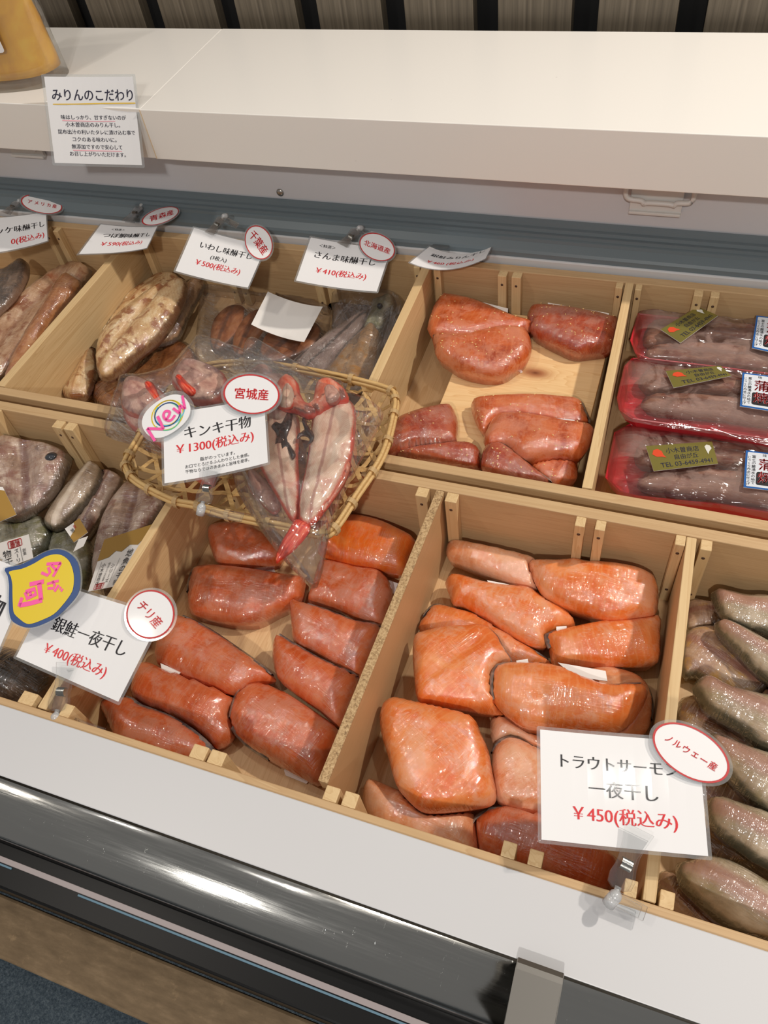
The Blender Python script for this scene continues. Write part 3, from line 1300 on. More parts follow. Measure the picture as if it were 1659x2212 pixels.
# steel bracket that hooks over the rail
P0 = at(1125, 2016, .012)
br = bmesh.new()
bx0, bx1 = at(1128, 2022, .012).x, at(1227, 2060, .012).x
pr = [(.0955, .0125), (.092, .0145), (.088, .0145), (.046, .0105), (.040, .006), (.036, -.004), (.0355, -.034), (.0385, -.034), (.039, -.004), (.042, .004), (.047, .0075), (.088, .0115), (.092, .0105), (.0935, .0030), (.0962, .0030)]
A = [br.verts.new((bx0, y - .5, z - FZ)) for y, z in pr]
B = [br.verts.new((bx1, y - .5, z - FZ)) for y, z in pr]
for j in range(len(pr)):
    q = (j + 1) % len(pr)
    br.faces.new((A[j], A[q], B[q], B[j]))
br.faces.new(A[::-1])
br.faces.new(B)
bmesh.ops.bevel(br, geom=[e for e in br.edges if abs(e.verts[0].co.x - e.verts[1].co.x) < 1e-6], offset=.0006, segments=1, affect='EDGES')
link('rail_bracket', mesh('rail_bracket', br, plain('brushed_bracket', (.32, .30, .27, 1), .36, 1)), fr)
# rear: grey panel, ridged rail, liner
fbox('rear_panel', CXL, CXR, .950, .958, .030, .160, 'grey_panel', .001)
rp = [(.9500, .046), (.9480, .0475), (.9440, .0440), (.9425, .0395), (.9385, .0385), (.9370, .0345), (.9330, .0340), (.9318, .0300), (.9280, .0292), (.9270, .0250), (.9175, .0185), (.9155, .0150), (.9150, .0085), (.9500, .0085)]
b = bmesh.new()
A = [b.verts.new((CXL, y - .5, z - FZ)) for y, z in rp]
B = [b.verts.new((CXR, y - .5, z - FZ)) for y, z in rp]
for j in range(len(rp)):
    q = (j + 1) % len(rp)
    b.faces.new((A[j], A[q], B[q], B[j]))
b.faces.new(A[::-1])
b.faces.new(B)
link('rear_rail', mesh('rear_rail', b, M['rail']), fr)
# panel screw
p = aty(605, 416, .9495)
b = bmesh.new()
bmesh.ops.create_uvsphere(b, u_segments=16, v_segments=10, radius=.0058)
bmesh.ops.scale(b, vec=(1, .5, 1), verts=b.verts)
link('panel_screw', mesh('panel_screw', b, M['screw'], True), fr, (p.x, p.y - .5, p.z - FZ))

# wooden board in front of the freezer
bd = box('kick_board', CXL, CXR, -.0306, .0165, -.152, -.12, M['board'], None, .003)
tag(bd, 'dusty brown wooden board along the very front, below the steel edge', 'board')
for x in (-1.5, -.9, .5):
    pass

# white counter shelf above the freezer (two lengths)
b1 = box('counter_shelf', -.7085, .62, .885, 1.139, .134, .2022, M['white'], None, .0009)
tag(b1, 'long glossy white counter shelf on the right of the joint, empty on top', 'shelf')
b2 = box('counter_shelf', -1.75, -.7088, .8872, 1.139, .1335, .2020, M['white'], None, .0009)
tag(b2, 'white counter shelf left of the joint, with the yellow drink pouch standing on it', 'shelf')
for o_, x in ((b1, -.7083),):
    e = box('edge_band', x - .0005, x + .0007, .8846, .8860, .1345, .2015, M['cream'], None, 0)
    mw = o_.location
    e.parent = o_
    e.location = e.location - o_.location


# wire holders under the shelf edge
def holder(x0, x1, zt, zb, label):
    t = thing('wire_holder', label, 'holder', ((x0 + x1) / 2, .949, zb), 'plastic wire holders on the grey panel')
    w = (x1 - x0) / 2
    hgt = zt - zb
    pts = [(-w, hgt), (-w, hgt * .62), (-w * .86, hgt * .48), (-w * .5, hgt * .45), (-w * .42, hgt * .36), (-w * .3, hgt * .40), (w * .36, hgt * .40), (w * .48, hgt * .36), (w * .56, hgt * .45), (w * .9, hgt * .48), (w, hgt * .62), (w, hgt)]
    b = tube_bm([(x, -.010, z) for x, z in catmull(pts, 3, False)], .0032, 8)
    tube_bm([(-w, -.010, hgt), (-w * .9, -.002, hgt + .004)], .003, 8, False, b)
    tube_bm([(w, -.010, hgt), (w * .9, -.002, hgt + .004)], .003, 8, False, b)
    link('wire_loop', mesh('wire_loop', b, M['hook'], True), t)
    b = box_bm(-w * .85, w * .72, -.006, 0, 0, hgt * 1.0, .001)
    link('back_plate', mesh('back_plate', b, M['hook']), t)
    b = box_bm(-w * .85, w * .72, -.010, -.005, 0, .004, .001)
    link('plate_lip', mesh('plate_lip', b, M['hook']), t)
    return t


holder(-.073, .007, .112, .069, 'white plastic wire holder under the shelf, above the red fish trays')
holder(-1.035, -.955, .128, .09, 'white plastic wire holder under the shelf at the left end')

# ================================================================== TRAYS
CLG = []


def cleat(parent, x0, x1, yb, front, zt, zb, oy):
    """upright strip screwed to a board; front = +1 when it stands on the front board"""
    d = .0125
    y0, y1 = (yb, yb + d) if front > 0 else (yb - d, yb)
    c = box('cleat', x0, x1, y0, y1, zb, zt, M['wood_z'], None, .0008)
    c.location = c.location - Vector((0, oy, 0))
    c.parent = parent
    if front < 0:
        for zz in (zt - .014, zb + .022):
            b = bmesh.new()
            bmesh.ops.create_uvsphere(b, u_segments=10, v_segments=6, radius=.0019)
            bmesh.ops.scale(b, vec=(1, .4, 1), verts=b.verts)
            s_ = link('screw', mesh('screw', b, M['screw_dark'], True), c)
            s_.location = (0, -d / 2, zz - (zt + zb) / 2)


def tray(name, label, y0, y1, tf, tb, floor_z, cl_back, cl_front):
    oy = (y0 + y1) / 2
    t = thing(name, label, 'tray', (0, oy, floor_z - .012))
    zo = floor_z - .012

    def bb(nm, ya, yb, za, zb, m):
        return box(nm, CXL + .02, CXR - .05, ya - oy, yb - oy, za - zo, zb - zo, m, t, .001)
    bb('front_board', y0, y0 + tf, floor_z, 0, M['wood_in'])
    bb('rear_board', y1 - tb, y1, floor_z, 0, M['wood_in'])
    # pale planed top edges of the boards are the boards' own top; bottom board
    bb('bottom_board', y0, y1, floor_z - .012, floor_z, M['floor_wood'])
    zt, zb = -.0005, floor_z + .002
    for a, c in cl_back:
        cleat(t, a, c, y1 - tb, -1, zt - zo + 0, zb - zo, oy)
    for a, c in cl_front:
        cleat(t, a, c, y0 + tf, 1, zt - zo, zb - zo, oy)
    return t


FRZ = -.105
BKZ = -.105
tray('wooden_tray', 'long front pine tray holding the salmon, its edge under the white lip', .150, .5165, .011, .0135, FRZ,
     [(.051, .0605), (.0745, .085), (-.046, -.036), (-.026, -.016), (-.183, -.170), (-.216, -.203), (-.326, -.313), (-.340, -.330), (-.466, -.455), (-.497, -.487), (-.677, -.663), (-.695, -.681), (-.795, -.782), (.215, .226)],
     [(-.042, -.031), (-.021, -.010), (.051, .0605), (.0765, .087), (-.1935, -.181), (-.1765, -.164), (-.322, -.307), (-.304, -.289), (-.462, -.451), (-.510, -.493), (-.66, -.648), (-.68, -.668)])
tray('wooden_tray', 'long rear pine tray below the shelf, with glazed fish and red packs', .5275, .9085, .0125, .014, BKZ,
     [(-.0665, -.0573), (-.0418, -.0335), (.030, .041), (.050, .0605), (-.222, -.210), (-.203, -.190), (-.3125, -.303), (-.342, -.333), (-.503, -.490), (-.483, -.468), (-.655, -.643), (-.635, -.623), (-.795, -.784), (-.84, -.829), (-.98, -.97), (-.96, -.95), (.18, .19)],
     [])


def divider(label, x_back, x_front, y0, y1, th, m, zb, name='tray_divider', edge_m=None):
    t = thing(name, label, 'divider', ((x_back + x_front) / 2, (y0 + y1) / 2, zb + .0005))
    ang = math.atan2(x_back - x_front, y1 - y0)
    L = math.hypot(x_back - x_front, y1 - y0)
    b = box_bm(-th / 2, th / 2, -L / 2, L / 2, 0, .001 - zb - .001, .0008)
    o = link('panel', mesh('panel', b, m), t)
    t.rotation_euler = (0, 0, -ang)
    if edge_m:
        b = box_bm(-th / 2 - .0002, th / 2 + .0002, -L / 2, L / 2, -zb - .001, -zb + .0006, .0003)
        link('raw_edge', mesh('raw_edge', b, edge_m), t)
    return t


divider('pine divider between the aji fish and the left salmon compartment', -.4812, -.4812, .162, .502, .010, M['wood_y'], FRZ)
divider('divider with a rough chipboard top edge between the two front salmon compartments', -.1905, -.1975, .174, .5015, .0085, M['laminate_face'], FRZ, edge_m=M['chip'])
divider('pine divider between the front salmon and the grey mackerel on the right', .0655, .0695, .162, .502, .0095, M['wood_y'], FRZ)
divider('pine divider with the hokke fish on its left and tsubodai on its right', -.812, -.812, .541, .894, .0125, M['wood_y'], BKZ)
divider('pine divider left of the mirin salmon, beside the saury', -.324, -.319, .541, .894, .0125, M['wood_y'], BKZ)
divider('pine divider between the mirin salmon and the red fish packs', -.050, -.0425, .541, .894, .0105, M['wood_y'], BKZ)

# raised board in the rear salmon compartment
PLZ = -.060
rb = thing('raised_board', 'knotty pine board raised under the mirin salmon', 'board', (-.156, .715, BKZ))
link('board', mesh('board', box_bm(-.094, .094, -.1725, .1655, PLZ - BKZ - .012, PLZ - BKZ, .001), M['knot_wood']), rb)
for yy in (-.14, .14):
    link('leg', mesh('leg', box_bm(-.085, .085, yy - .012, yy + .012, .0006, PLZ - BKZ - .012, .001), M['wood_x']), rb)

#==NEXT==
# ================================================================== SALMON
KB = (.3617, 780, 560)
KG = (.4702, 180, 1090)
KT = (.4461, 760, 1040)
KU = (.434, 760, 1460)
K1 = (1, 0, 0)


def belly(u, v, d):
    """thick at the back, thinner towards the belly flap"""
    return .10 * v * d


PILE = {}


def fillet(label, group, px, k, z, t, m, tilt=(0, 0), skin=None, pads=None, sesame=0, edge=.5, hf=None, R=None):
    o, info = slab('salmon_fillet', px, z, t, M[m], None, tilt, edge, R or t * .62, k, hfun=hf or (lambda u, v, d: -.14 * u * u + .05 * v * d), bounds=BX.get(group), squash=PILE.setdefault(group, []))
    PILE[group].append(o)
    tag(o, label, 'salmon', group)
    if skin:
        for a, b in skin:
            skin_strip(info, a, b, o)
    if pads:
        for q, zz in pads:
            pad(q, zz, o, k)
    if sesame:
        b = bmesh.new()
        vs = [v for v in o.data.vertices if v.normal.z > .6]
        for _ in range(sesame):
            v = random.choice(vs)
            b2 = bmesh.new()
            bmesh.ops.create_uvsphere(b2, u_segments=7, v_segments=5, radius=.001)
            a = random.random() * 6
            bmesh.ops.transform(b2, matrix=Matrix.Translation(v.co + Vector((random.uniform(-.002, .002), random.uniform(-.002, .002), .0002))) @ Matrix.Rotation(a, 4, 'Z') @ Matrix.Diagonal((1.35, .75, .5, 1)), verts=b2.verts)
            merge(b, b2)
        s_ = link('sesame_seeds', mesh('sesame_seeds', b, M['sesame'], True), o)
        s_['kind'] = 'stuff'
    return o


# ---- mirin-glazed salmon on the raised board (rear tray)
GA = 'glazed salmon fillets on the raised board'
BX[GA] = (-.314, -.0505, .5415, .8812, PLZ + .0004)
Z = PLZ + .0005
fillet('dark glazed salmon fillet in the far left corner, behind another', GA, [(395, 385), (420, 300), (460, 235), (500, 215), (620, 240), (760, 290), (900, 345), (1025, 375), (1020, 400), (990, 425), (850, 450), (700, 465), (560, 470), (430, 455), (400, 420)], KB, Z, .031, 'mirin', sesame=26,
       pads=[([(565, 218), (878, 297), (876, 330), (600, 262)], Z + .012)])
fillet('rounded glazed salmon fillet leaning in front of the far left one', GA, [(430, 455), (520, 455), (650, 462), (800, 425), (960, 418), (1005, 445), (1020, 510), (1000, 590), (940, 640), (860, 690), (740, 698), (600, 665), (520, 620), (450, 570), (435, 510)], KB, Z, .036, 'mirin', sesame=40, skin=[(0.3, 4.6)],
       pads=[([(595, 640), (760, 665), (740, 690), (600, 672)], Z + .0002), ([(860, 655), (965, 640), (963, 678), (870, 690)], Z + .0002)])
fillet('deep red glazed salmon fillet in the far right corner', GA, [(990, 330), (1010, 285), (1100, 285), (1250, 310), (1400, 335), (1500, 355), (1545, 370), (1530, 450), (1500, 530), (1400, 550), (1280, 560), (1180, 520), (1080, 470), (1020, 430), (990, 380)], KB, Z, .034, 'mirin_dark', sesame=34,
       pads=[([(1115, 262), (1480, 325), (1478, 350), (1118, 300)], Z + .022), ([(1045, 455), (1160, 480), (1100, 505), (1045, 490)], Z + .0002)])
fillet('glazed salmon fillet at the near left, beside the bamboo basket', GA, [(140, 1150), (170, 1060), (210, 985), (350, 930), (480, 895), (550, 895), (580, 980), (575, 1080), (560, 1120), (400, 1140), (240, 1160), (170, 1175)], KB, Z - .005, .034, 'mirin_dark', sesame=8)
fillet('glazed salmon fillet against the front board, near left', GA, [(205, 1180), (330, 1140), (480, 1125), (620, 1110), (700, 1140), (715, 1200), (700, 1270), (560, 1260), (400, 1230), (280, 1210)], KB, Z - .004, .030, 'mirin_dark', tilt=(.25, 0), sesame=8, skin=[(1, 3)])
fillet('long glazed salmon fillet behind another, right of centre', GA, [(655, 870), (675, 835), (800, 825), (1000, 822), (1200, 830), (1310, 845), (1345, 910), (1365, 985), (1250, 1000), (1000, 980), (850, 965), (780, 985), (740, 1030), (700, 1000), (670, 930)], KB, Z, .030, 'mirin', sesame=18, skin=[(1.2, 7)])
fillet('pale glazed salmon fillet whose tip touches the right divider', GA, [(730, 1060), (780, 960), (840, 930), (1000, 945), (1200, 980), (1385, 1000), (1380, 1080), (1335, 1150), (1290, 1170), (1150, 1170), (980, 1185), (860, 1110), (760, 1110)], KB, Z + .012, .030, 'mirin', tilt=(-.12, 0), sesame=14,
       pads=[([(1140, 950), (1275, 962), (1270, 985), (1150, 975)], Z + .026), ([(1150, 1150), (1290, 1160), (1250, 1180), (1180, 1180)], Z + .012)])
fillet('dark glazed salmon fillet lying aslant against the front board', GA, [(715, 1190), (740, 1110), (800, 1092), (860, 1110), (960, 1190), (1060, 1270), (1140, 1335), (1000, 1345), (860, 1315), (730, 1270)], KB, Z + .010, .030, 'mirin_dark', tilt=(.2, 0), sesame=16, skin=[(2.6, 6)])
fillet('glazed salmon fillet in the near right corner', GA, [(960, 1195), (1100, 1175), (1270, 1180), (1295, 1250), (1285, 1310), (1230, 1345), (1140, 1355), (1050, 1300)], KB, Z, .024, 'mirin', sesame=10)

# ---- coho salmon (front left compartment)
GB = 'wrapped red salmon fillets left of the chipboard divider'
BX[GB] = (-.4755, -.199, .1745, .5015, FRZ + .0004)
Z = FRZ + .0005
fillet('wrapped red salmon fillet in the far left corner under the bamboo basket', GB, [(575, 100), (640, 85), (760, 95), (860, 150), (920, 200), (900, 260), (800, 280), (700, 290), (620, 270), (590, 220), (570, 150)], KG, Z, .034, 'coho',
       pads=[([(750, 290), (870, 278), (885, 318), (800, 318)], Z + .002)])
fillet('bright orange red wrapped fillet in the far right corner, at the basket', GB, [(1075, 190), (1110, 130), (1180, 60), (1230, 50), (1350, 75), (1440, 110), (1525, 155), (1500, 220), (1470, 305), (1380, 300), (1240, 280), (1130, 250), (1080, 220)], KG, Z + .012, .034, 'coho_bright')
fillet('large wrapped red fillet lying crosswise below the hanging red fish tail', GB, [(475, 400), (490, 320), (520, 285), (600, 280), (760, 300), (900, 320), (1010, 330), (1015, 380), (1000, 440), (900, 490), (800, 540), (700, 545), (560, 520), (485, 490)], KG, Z, .038, 'coho', skin=[(0, 3)])
fillet('square wrapped red fillet beside the chipboard divider, farthest of its row', GB, [(1030, 440), (1050, 360), (1080, 260), (1130, 255), (1260, 290), (1370, 310), (1420, 390), (1400, 470), (1370, 550), (1280, 540), (1180, 490), (1080, 460)], KG, Z + .006, .034, 'coho', tilt=(.1, 0),
       pads=[([(1395, 345), (1446, 364), (1428, 412), (1395, 390)], Z + .01)])
fillet('wrapped red fillet second from the front in the row along the chipboard', GB, [(950, 440), (1000, 450), (1120, 490), (1250, 540), (1365, 565), (1330, 680), (1270, 805), (1180, 760), (1060, 690), (970, 640), (955, 540)], KG, Z + .004, .034, 'coho', tilt=(.14, .06), skin=[(1.4, 4)])
fillet('wrapped red fillet with a pointed end, nearest of the row along the chipboard', GB, [(870, 690), (890, 605), (960, 640), (1060, 700), (1160, 750), (1265, 800), (1230, 920), (1180, 1030), (1090, 960), (990, 890), (900, 810)], KG, Z, .036, 'coho', tilt=(.1, .05), skin=[(1.4, 5)])
fillet('long tapering wrapped fillet just below the round red-rimmed badge', GB, [(325, 700), (350, 560), (400, 510), (460, 510), (580, 570), (700, 650), (800, 720), (870, 780), (875, 805), (800, 825), (690, 870), (560, 830), (400, 770)], KG, Z + .004, .036, 'coho', skin=[(3.2, 7)],
       pads=[([(690, 640), (760, 690), (740, 710), (690, 670)], Z + .004)])
fillet('dark red wrapped fillet half under the price card, middle of three', GB, [(215, 860), (240, 750), (290, 720), (400, 755), (560, 810), (690, 885), (670, 960), (690, 1060), (610, 1115), (540, 1050), (400, 980), (260, 920)], KG, Z, .036, 'coho',
       pads=[([(355, 730), (450, 770), (430, 790), (360, 755)], Z + .028)])
fillet('dark red wrapped fillet with grey skin edge against the front board', GB, [(65, 900), (200, 880), (270, 920), (400, 970), (500, 1030), (580, 1100), (625, 1172), (560, 1190), (400, 1190), (250, 1150), (150, 1080), (100, 980)], KG, Z + .004, .036, 'coho', tilt=(.18, 0), skin=[(1, 6)])
fillet('broad wrapped red fillet by itself at the near end of the chipboard', GB, [(670, 980), (690, 890), (730, 830), (790, 815), (860, 830), (960, 880), (1080, 960), (1175, 1040), (1140, 1150), (1100, 1280), (1000, 1250), (850, 1170), (740, 1100), (680, 1030)], KG, Z, .040, 'coho', skin=[(0, 3.2), (11, 13)],
       pads=[([(920, 1215), (1040, 1270), (1025, 1284), (930, 1245)], Z + .0002)])

# ---- trout (front right compartment)
GC = 'wrapped orange trout fillets right of the chipboard divider'
BX[GC] = (-.188, .0605, .1745, .4895, FRZ + .0004)
fillet('slim wrapped orange fillet along the rear board, far left', GC, [(455, 330), (470, 275), (520, 270), (650, 305), (780, 340), (900, 385), (900, 520), (780, 495), (640, 440), (520, 390), (470, 370)], KT, Z + .012, .030, 'trout_pale')
fillet('large bright orange fillet in the far right corner', GC, [(855, 395), (880, 378), (1000, 385), (1080, 380), (1150, 395), (1260, 380), (1400, 400), (1470, 450), (1490, 540), (1470, 640), (1380, 660), (1260, 678), (1150, 640), (1020, 600), (930, 550), (890, 490)], KT, Z + .020, .036, 'trout',
       pads=[([(1010, 600), (1120, 622), (1130, 645), (1015, 622)], Z + .02)])
fillet('long bright orange fillet lying aslant, second from the rear on the left', GC, [(450, 480), (470, 450), (520, 450), (640, 490), (760, 510), (860, 520), (920, 560), (1020, 610), (1080, 660), (1070, 705), (960, 740), (940, 800), (860, 790), (760, 740), (640, 660), (540, 600), (490, 590), (470, 540)], KT, Z + .006, .036, 'trout', skin=[(2, 4.6)],
       pads=[([(655, 480), (760, 500), (780, 520), (665, 500)], Z + .032)])
fillet('squarish orange fillet against the right divider, below the large bright one', GC, [(935, 740), (1050, 710), (1200, 680), (1350, 670), (1490, 645), (1497, 720), (1485, 870), (1380, 890), (1240, 900), (1080, 890), (980, 890), (955, 810)], KT, Z + .010, .036, 'trout', tilt=(.06, 0), skin=[(-1, 1)],
       pads=[([(1320, 885), (1480, 880), (1400, 910), (1330, 912)], Z + .002), ([(990, 705), (1040, 702), (1040, 720), (990, 722)], Z + .03)])
fillet('orange fillet mostly hidden under a striped one at the left', GC, [(330, 720), (345, 650), (400, 595), (480, 610), (600, 650), (700, 710), (820, 780), (950, 860), (970, 885), (850, 910), (700, 880), (500, 800)], KT, Z, .034, 'trout', skin=[(1, 7)])
fillet('big pale orange fillet with a crease down its middle, at the left', GC, [(295, 760), (330, 730), (450, 705), (560, 700), (640, 700), (700, 745), (730, 800), (775, 875), (720, 900), (690, 980), (720, 1060), (780, 1100), (690, 1120), (560, 1105), (470, 1095), (380, 1075), (320, 1060), (300, 940)], KT, Z + .022, .036, 'trout', skin=[(4, 7)],
       hf=lambda u, v, d: -.1 * u * u - .05 * math.exp(-((u + .12) / .07) ** 2) * d)
fillet('largest glossy orange fillet with a dark back edge, right of centre', GC, [(1059, 1468), (1068, 1441), (1086, 1432), (1144, 1432), (1206, 1441), (1260, 1464), (1313, 1479), (1385, 1475), (1402, 1490), (1385, 1530), (1355, 1567), (1298, 1583), (1216, 1577), (1142, 1571), (1098, 1546), (1066, 1512)], K1, Z + .030, .040, 'trout', skin=[(-1, 7)],
       pads=[([(1205, 1432), (1308, 1450), (1312, 1472), (1240, 1462)], Z + .048), ([(1115, 1428), (1140, 1424), (1142, 1434), (1118, 1436)], Z + .055)])
fillet('orange fillet peeping out behind the largest one, by the right divider', GC, [(1230, 1470), (1290, 1440), (1330, 1443), (1380, 1462), (1405, 1495), (1410, 1540), (1395, 1580), (1340, 1600), (1250, 1580)], K1, Z + .006, .034, 'trout_pale', skin=[(2, 5.6)])
fillet('deep orange diamond-shaped fillet nearest the chipboard divider', GC, [(135, 160), (170, 115), (215, 100), (330, 130), (460, 160), (600, 205), (640, 280), (680, 370), (700, 480), (720, 590), (690, 640), (560, 665), (420, 680), (340, 670), (270, 610), (220, 540), (180, 400), (145, 280)], KU, Z + .026, .040, 'trout')
fillet('pale fillet glimpsed in the gap left of the large price card', GC, [(695, 190), (760, 190), (860, 250), (960, 310), (990, 420), (900, 410), (800, 340), (700, 330)], KU, Z + .002, .034, 'trout_pale')
fillet('pale orange rounded fillet partly behind the large price card', GC, [(695, 380), (760, 305), (830, 310), (940, 370), (1060, 420), (1100, 560), (1040, 690), (900, 690), (780, 660), (710, 600)], KU, Z + .008, .040, 'trout_pale', skin=[(0, 3)])
fillet('pale orange fillet in the near left corner with streaked flesh', GC, [(50, 580), (70, 515), (110, 510), (220, 560), (330, 600), (450, 640), (590, 650), (620, 760), (620, 900), (480, 900), (330, 850), (160, 780), (80, 700)], KU, Z + .004, .034, 'trout_pale')
fillet('brownish orange fillet along the front board below the price card', GC, [(595, 740), (640, 680), (740, 645), (860, 650), (960, 690), (1100, 760), (1250, 850), (1330, 920), (1300, 1060), (1200, 1090), (1080, 1060), (900, 990), (700, 920), (610, 850)], KU, Z + .004, .040, 'coho', skin=[(0, 3.4)])

# ================================================================== DRIED FISH, rear tray
KL = (.3858, 0, 400)


def fishy(name, label, cat, group, px, k, z, t, m, tilt=(0, 0), edge=.3, R=None, hf=None, amp=.0016):
    o, info = slab(name, px, z, t, M[m], None, tilt, edge, R or t * 1.05, k, hfun=hf, amp=amp, bounds=BX.get(group), squash=PILE.setdefault(group, []))
    PILE[group].append(o)
    tag(o, label, cat, group)
    return o, info


BZ = BKZ + .0005
GH = 'glazed fish in the far left compartment'
BX[GH] = (-1.5, -.819, .5415, .881, BKZ + .0004)
fishy('dried_fish', 'large glazed fish spread along the far left compartment', 'fish', GH, [(-75, 770), (0, 668), (60, 620), (130, 572), (175, 563), (198, 582), (178, 618), (125, 675), (75, 740), (20, 800), (-45, 840)], K1, BZ + .03, .020, 'hokke', tilt=(.05, .1),
      hf=lambda u, v, d: -.35 * math.exp(-(v / .25) ** 2) * d)
fishy('dried_fish', 'narrow brown glazed fish lying on the large one, next to the divider', 'fish', GH, [(133, 592), (165, 598), (173, 616), (132, 662), (88, 728), (44, 800), (4, 830), (30, 755), (85, 665)], K1, BZ + .042, .022, 'hokke_brown', tilt=(.05, .1))
fishy('dried_fish', 'dark-skinned glazed fish cut off by the left edge of the picture', 'fish', GH, [(-60, 610), (10, 580), (45, 558), (62, 572), (57, 600), (32, 642), (0, 672), (-60, 720)], K1, BZ + .052, .018, 'skin_dark')

GTS = 'glazed fish right of the far left divider'
BX[GTS] = (-.805, -.33, .5415, .881, BKZ + .0004)
fishy('dried_fish', 'flat brown glazed fish lying under the others near the front board', 'fish', GTS, [(270, 830), (300, 770), (345, 745), (400, 740), (430, 790), (360, 850), (290, 880)], K1, BZ, .016, 'tsubodai_brown')
fishy('dried_fish', 'small dark brown glazed fish in front corner, below the bag of red fish', 'fish', GTS, [(188, 850), (206, 828), (250, 812), (290, 830), (270, 880), (225, 880)], K1, BZ, .018, 'tsubodai_brown')
fishy('dried_fish', 'dark-edged glazed fish to the right of the big pale one', 'fish', GTS, [(447, 600), (434, 631), (409, 678), (386, 728), (347, 745), (336, 740), (350, 700), (385, 650), (400, 612), (424, 598)], K1, BZ + .024, .022, 'tsubodai_dark', tilt=(.05, .25))
fishy('dried_fish', 'yellowish glazed fish behind and left of the big pale one', 'fish', GTS, [(378, 585), (340, 592), (293, 622), (247, 640), (225, 665), (190, 705), (179, 718), (190, 735), (214, 735), (255, 720), (310, 685), (385, 612)], K1, BZ + .022, .022, 'tsubodai', tilt=(.05, -.1))
fishy('dried_fish', 'slim tail piece of glazed fish propped against the front board', 'fish', GTS, [(204, 760), (206, 800), (190, 851), (165, 862), (146, 862), (132, 849), (143, 826), (166, 788), (190, 748)], K1, BZ + .014, .024, 'tsubodai', tilt=(.1, 0))
o, _ = fishy('dried_fish', 'big pale glazed fish on top, split along a ridge, tail towards the front', 'fish', GTS, [(390, 600), (403, 610), (399, 640), (370, 693), (336, 736), (293, 770), (250, 808), (226, 819), (211, 809), (204, 770), (211, 732), (239, 693), (293, 647), (347, 612)], K1, BZ + .048, .030, 'tsubodai', tilt=(.1, .05), edge=.35,
             hf=lambda u, v, d: -.3 * math.exp(-((v - .1) / .12) ** 2) * d)

# sardine pack: three brown fish under film with a white label
sp = thing('sardine_pack', 'clear bag of brown sardines with a blank white label', 'fish pack', at(590, 690, BZ + .02))


def sub(name, px, k, z, t, m, parent, tilt=(0, 0), edge=.3, R=None, hf=None, amp=.0014, h=None, bottom=True, bounds=None):
    o, info = slab(name, px, z, t, M[m], parent, tilt, edge, R or t * 1.6, k, hfun=hf, amp=amp, h=h, bottom=bottom, bounds=bounds)
    return o, info


for q in ([(462, 690), (492, 664), (522, 660), (534, 676), (520, 715), (488, 750), (462, 760), (452, 730)], [(510, 712), (538, 678), (574, 668), (588, 684), (570, 728), (536, 764), (508, 772), (500, 745)], [(566, 735), (600, 705), (650, 690), (694, 706), (690, 744), (640, 775), (584, 790), (560, 772)]):
    sub('sardine', q, K1, BZ + .010, .016, 'iwashi', sp, R=.014)
sub('bag', [(432, 625), (455, 600), (540, 606), (640, 628), (700, 652), (716, 672), (700, 740), (660, 790), (560, 815), (450, 800), (420, 760), (425, 690)], K1, BZ + .022, .012, 'bag2', sp, edge=.2, R=.03, amp=.006, bounds=(-.80, -.33, .5415, .88, BZ))
S_ = Sheet(quad_on([(580, 634), (698, 667), (658, 743), (544, 705)], at(620, 690, BZ + .046), (.05, -.1, 1)), .6, .006)
S_l = link('tmp', bpy.data.meshes.new('tmp'))
bpy.data.objects.remove(S_l)
lab = S_.layer('blank_label', [S_.grid(-.5, .5, -.3, .3, 10)], M['pad'], None, 0, .0004)
lab.parent = sp
lab.location = S_.o - sp.location

# saury
GS = 'opened saury in film left of the mirin salmon'
BX[GS] = (-.805, -.33, .5415, .881, BKZ + .0004)
KS = (.3255, 560, 420)
fishy('dried_fish', 'dark opened saury at the back, standing behind the others', 'fish', GS, [(510, 640), (640, 640), (760, 650), (870, 650), (930, 760), (910, 900), (860, 1000), (700, 1000), (560, 960), (480, 870), (490, 730)], KS, BZ + .012, .016, 'sanma_dark')
fishy('dried_fish', 'opened saury with a row of dark spots, slanting down to the left', 'fish', GS, [(700, 765), (730, 840), (640, 930), (540, 1040), (440, 1190), (330, 1210), (240, 1130), (260, 1090), (350, 1000), (480, 900), (600, 820)], KS, BZ + .034, .016, 'sanma')
o, _ = fishy('dried_fish', 'brown-bellied saury with its silvery head at the top', 'fish', GS, [(730, 850), (800, 880), (800, 1000), (770, 1150), (740, 1290), (560, 1290), (420, 1200), (500, 1090), (590, 980), (680, 890)], KS, BZ + .036, .020, 'sanma_belly', hf=lambda u, v, d: .12 * math.sin(9 * v) * d)
hd, _ = sub('head', [(740, 700), (790, 680), (850, 655), (885, 670), (892, 740), (850, 780), (830, 850), (790, 900), (730, 870), (690, 900), (700, 830), (730, 770)], KS, BZ + .040, .022, 'silver', o)
p = parent_mat(hd).inverted() @ (at(560 + .3255 * 790, 420 + .3255 * 745, BZ + .064))
b = bmesh.new()
bmesh.ops.create_uvsphere(b, u_segments=12, v_segments=8, radius=.0045)
link('eye', mesh('eye', b, M['eye'], True), o, parent_mat(o).inverted() @ at(560 + .3255 * 800, 420 + .3255 * 740, BZ + .060))
sub('film', [(480, 640), (640, 620), (880, 630), (960, 760), (900, 1000), (800, 1260), (540, 1310), (230, 1180), (230, 1080), (470, 880)], KS, BZ + .054, .010, 'bag2', o, edge=.2, R=.03, amp=.004)

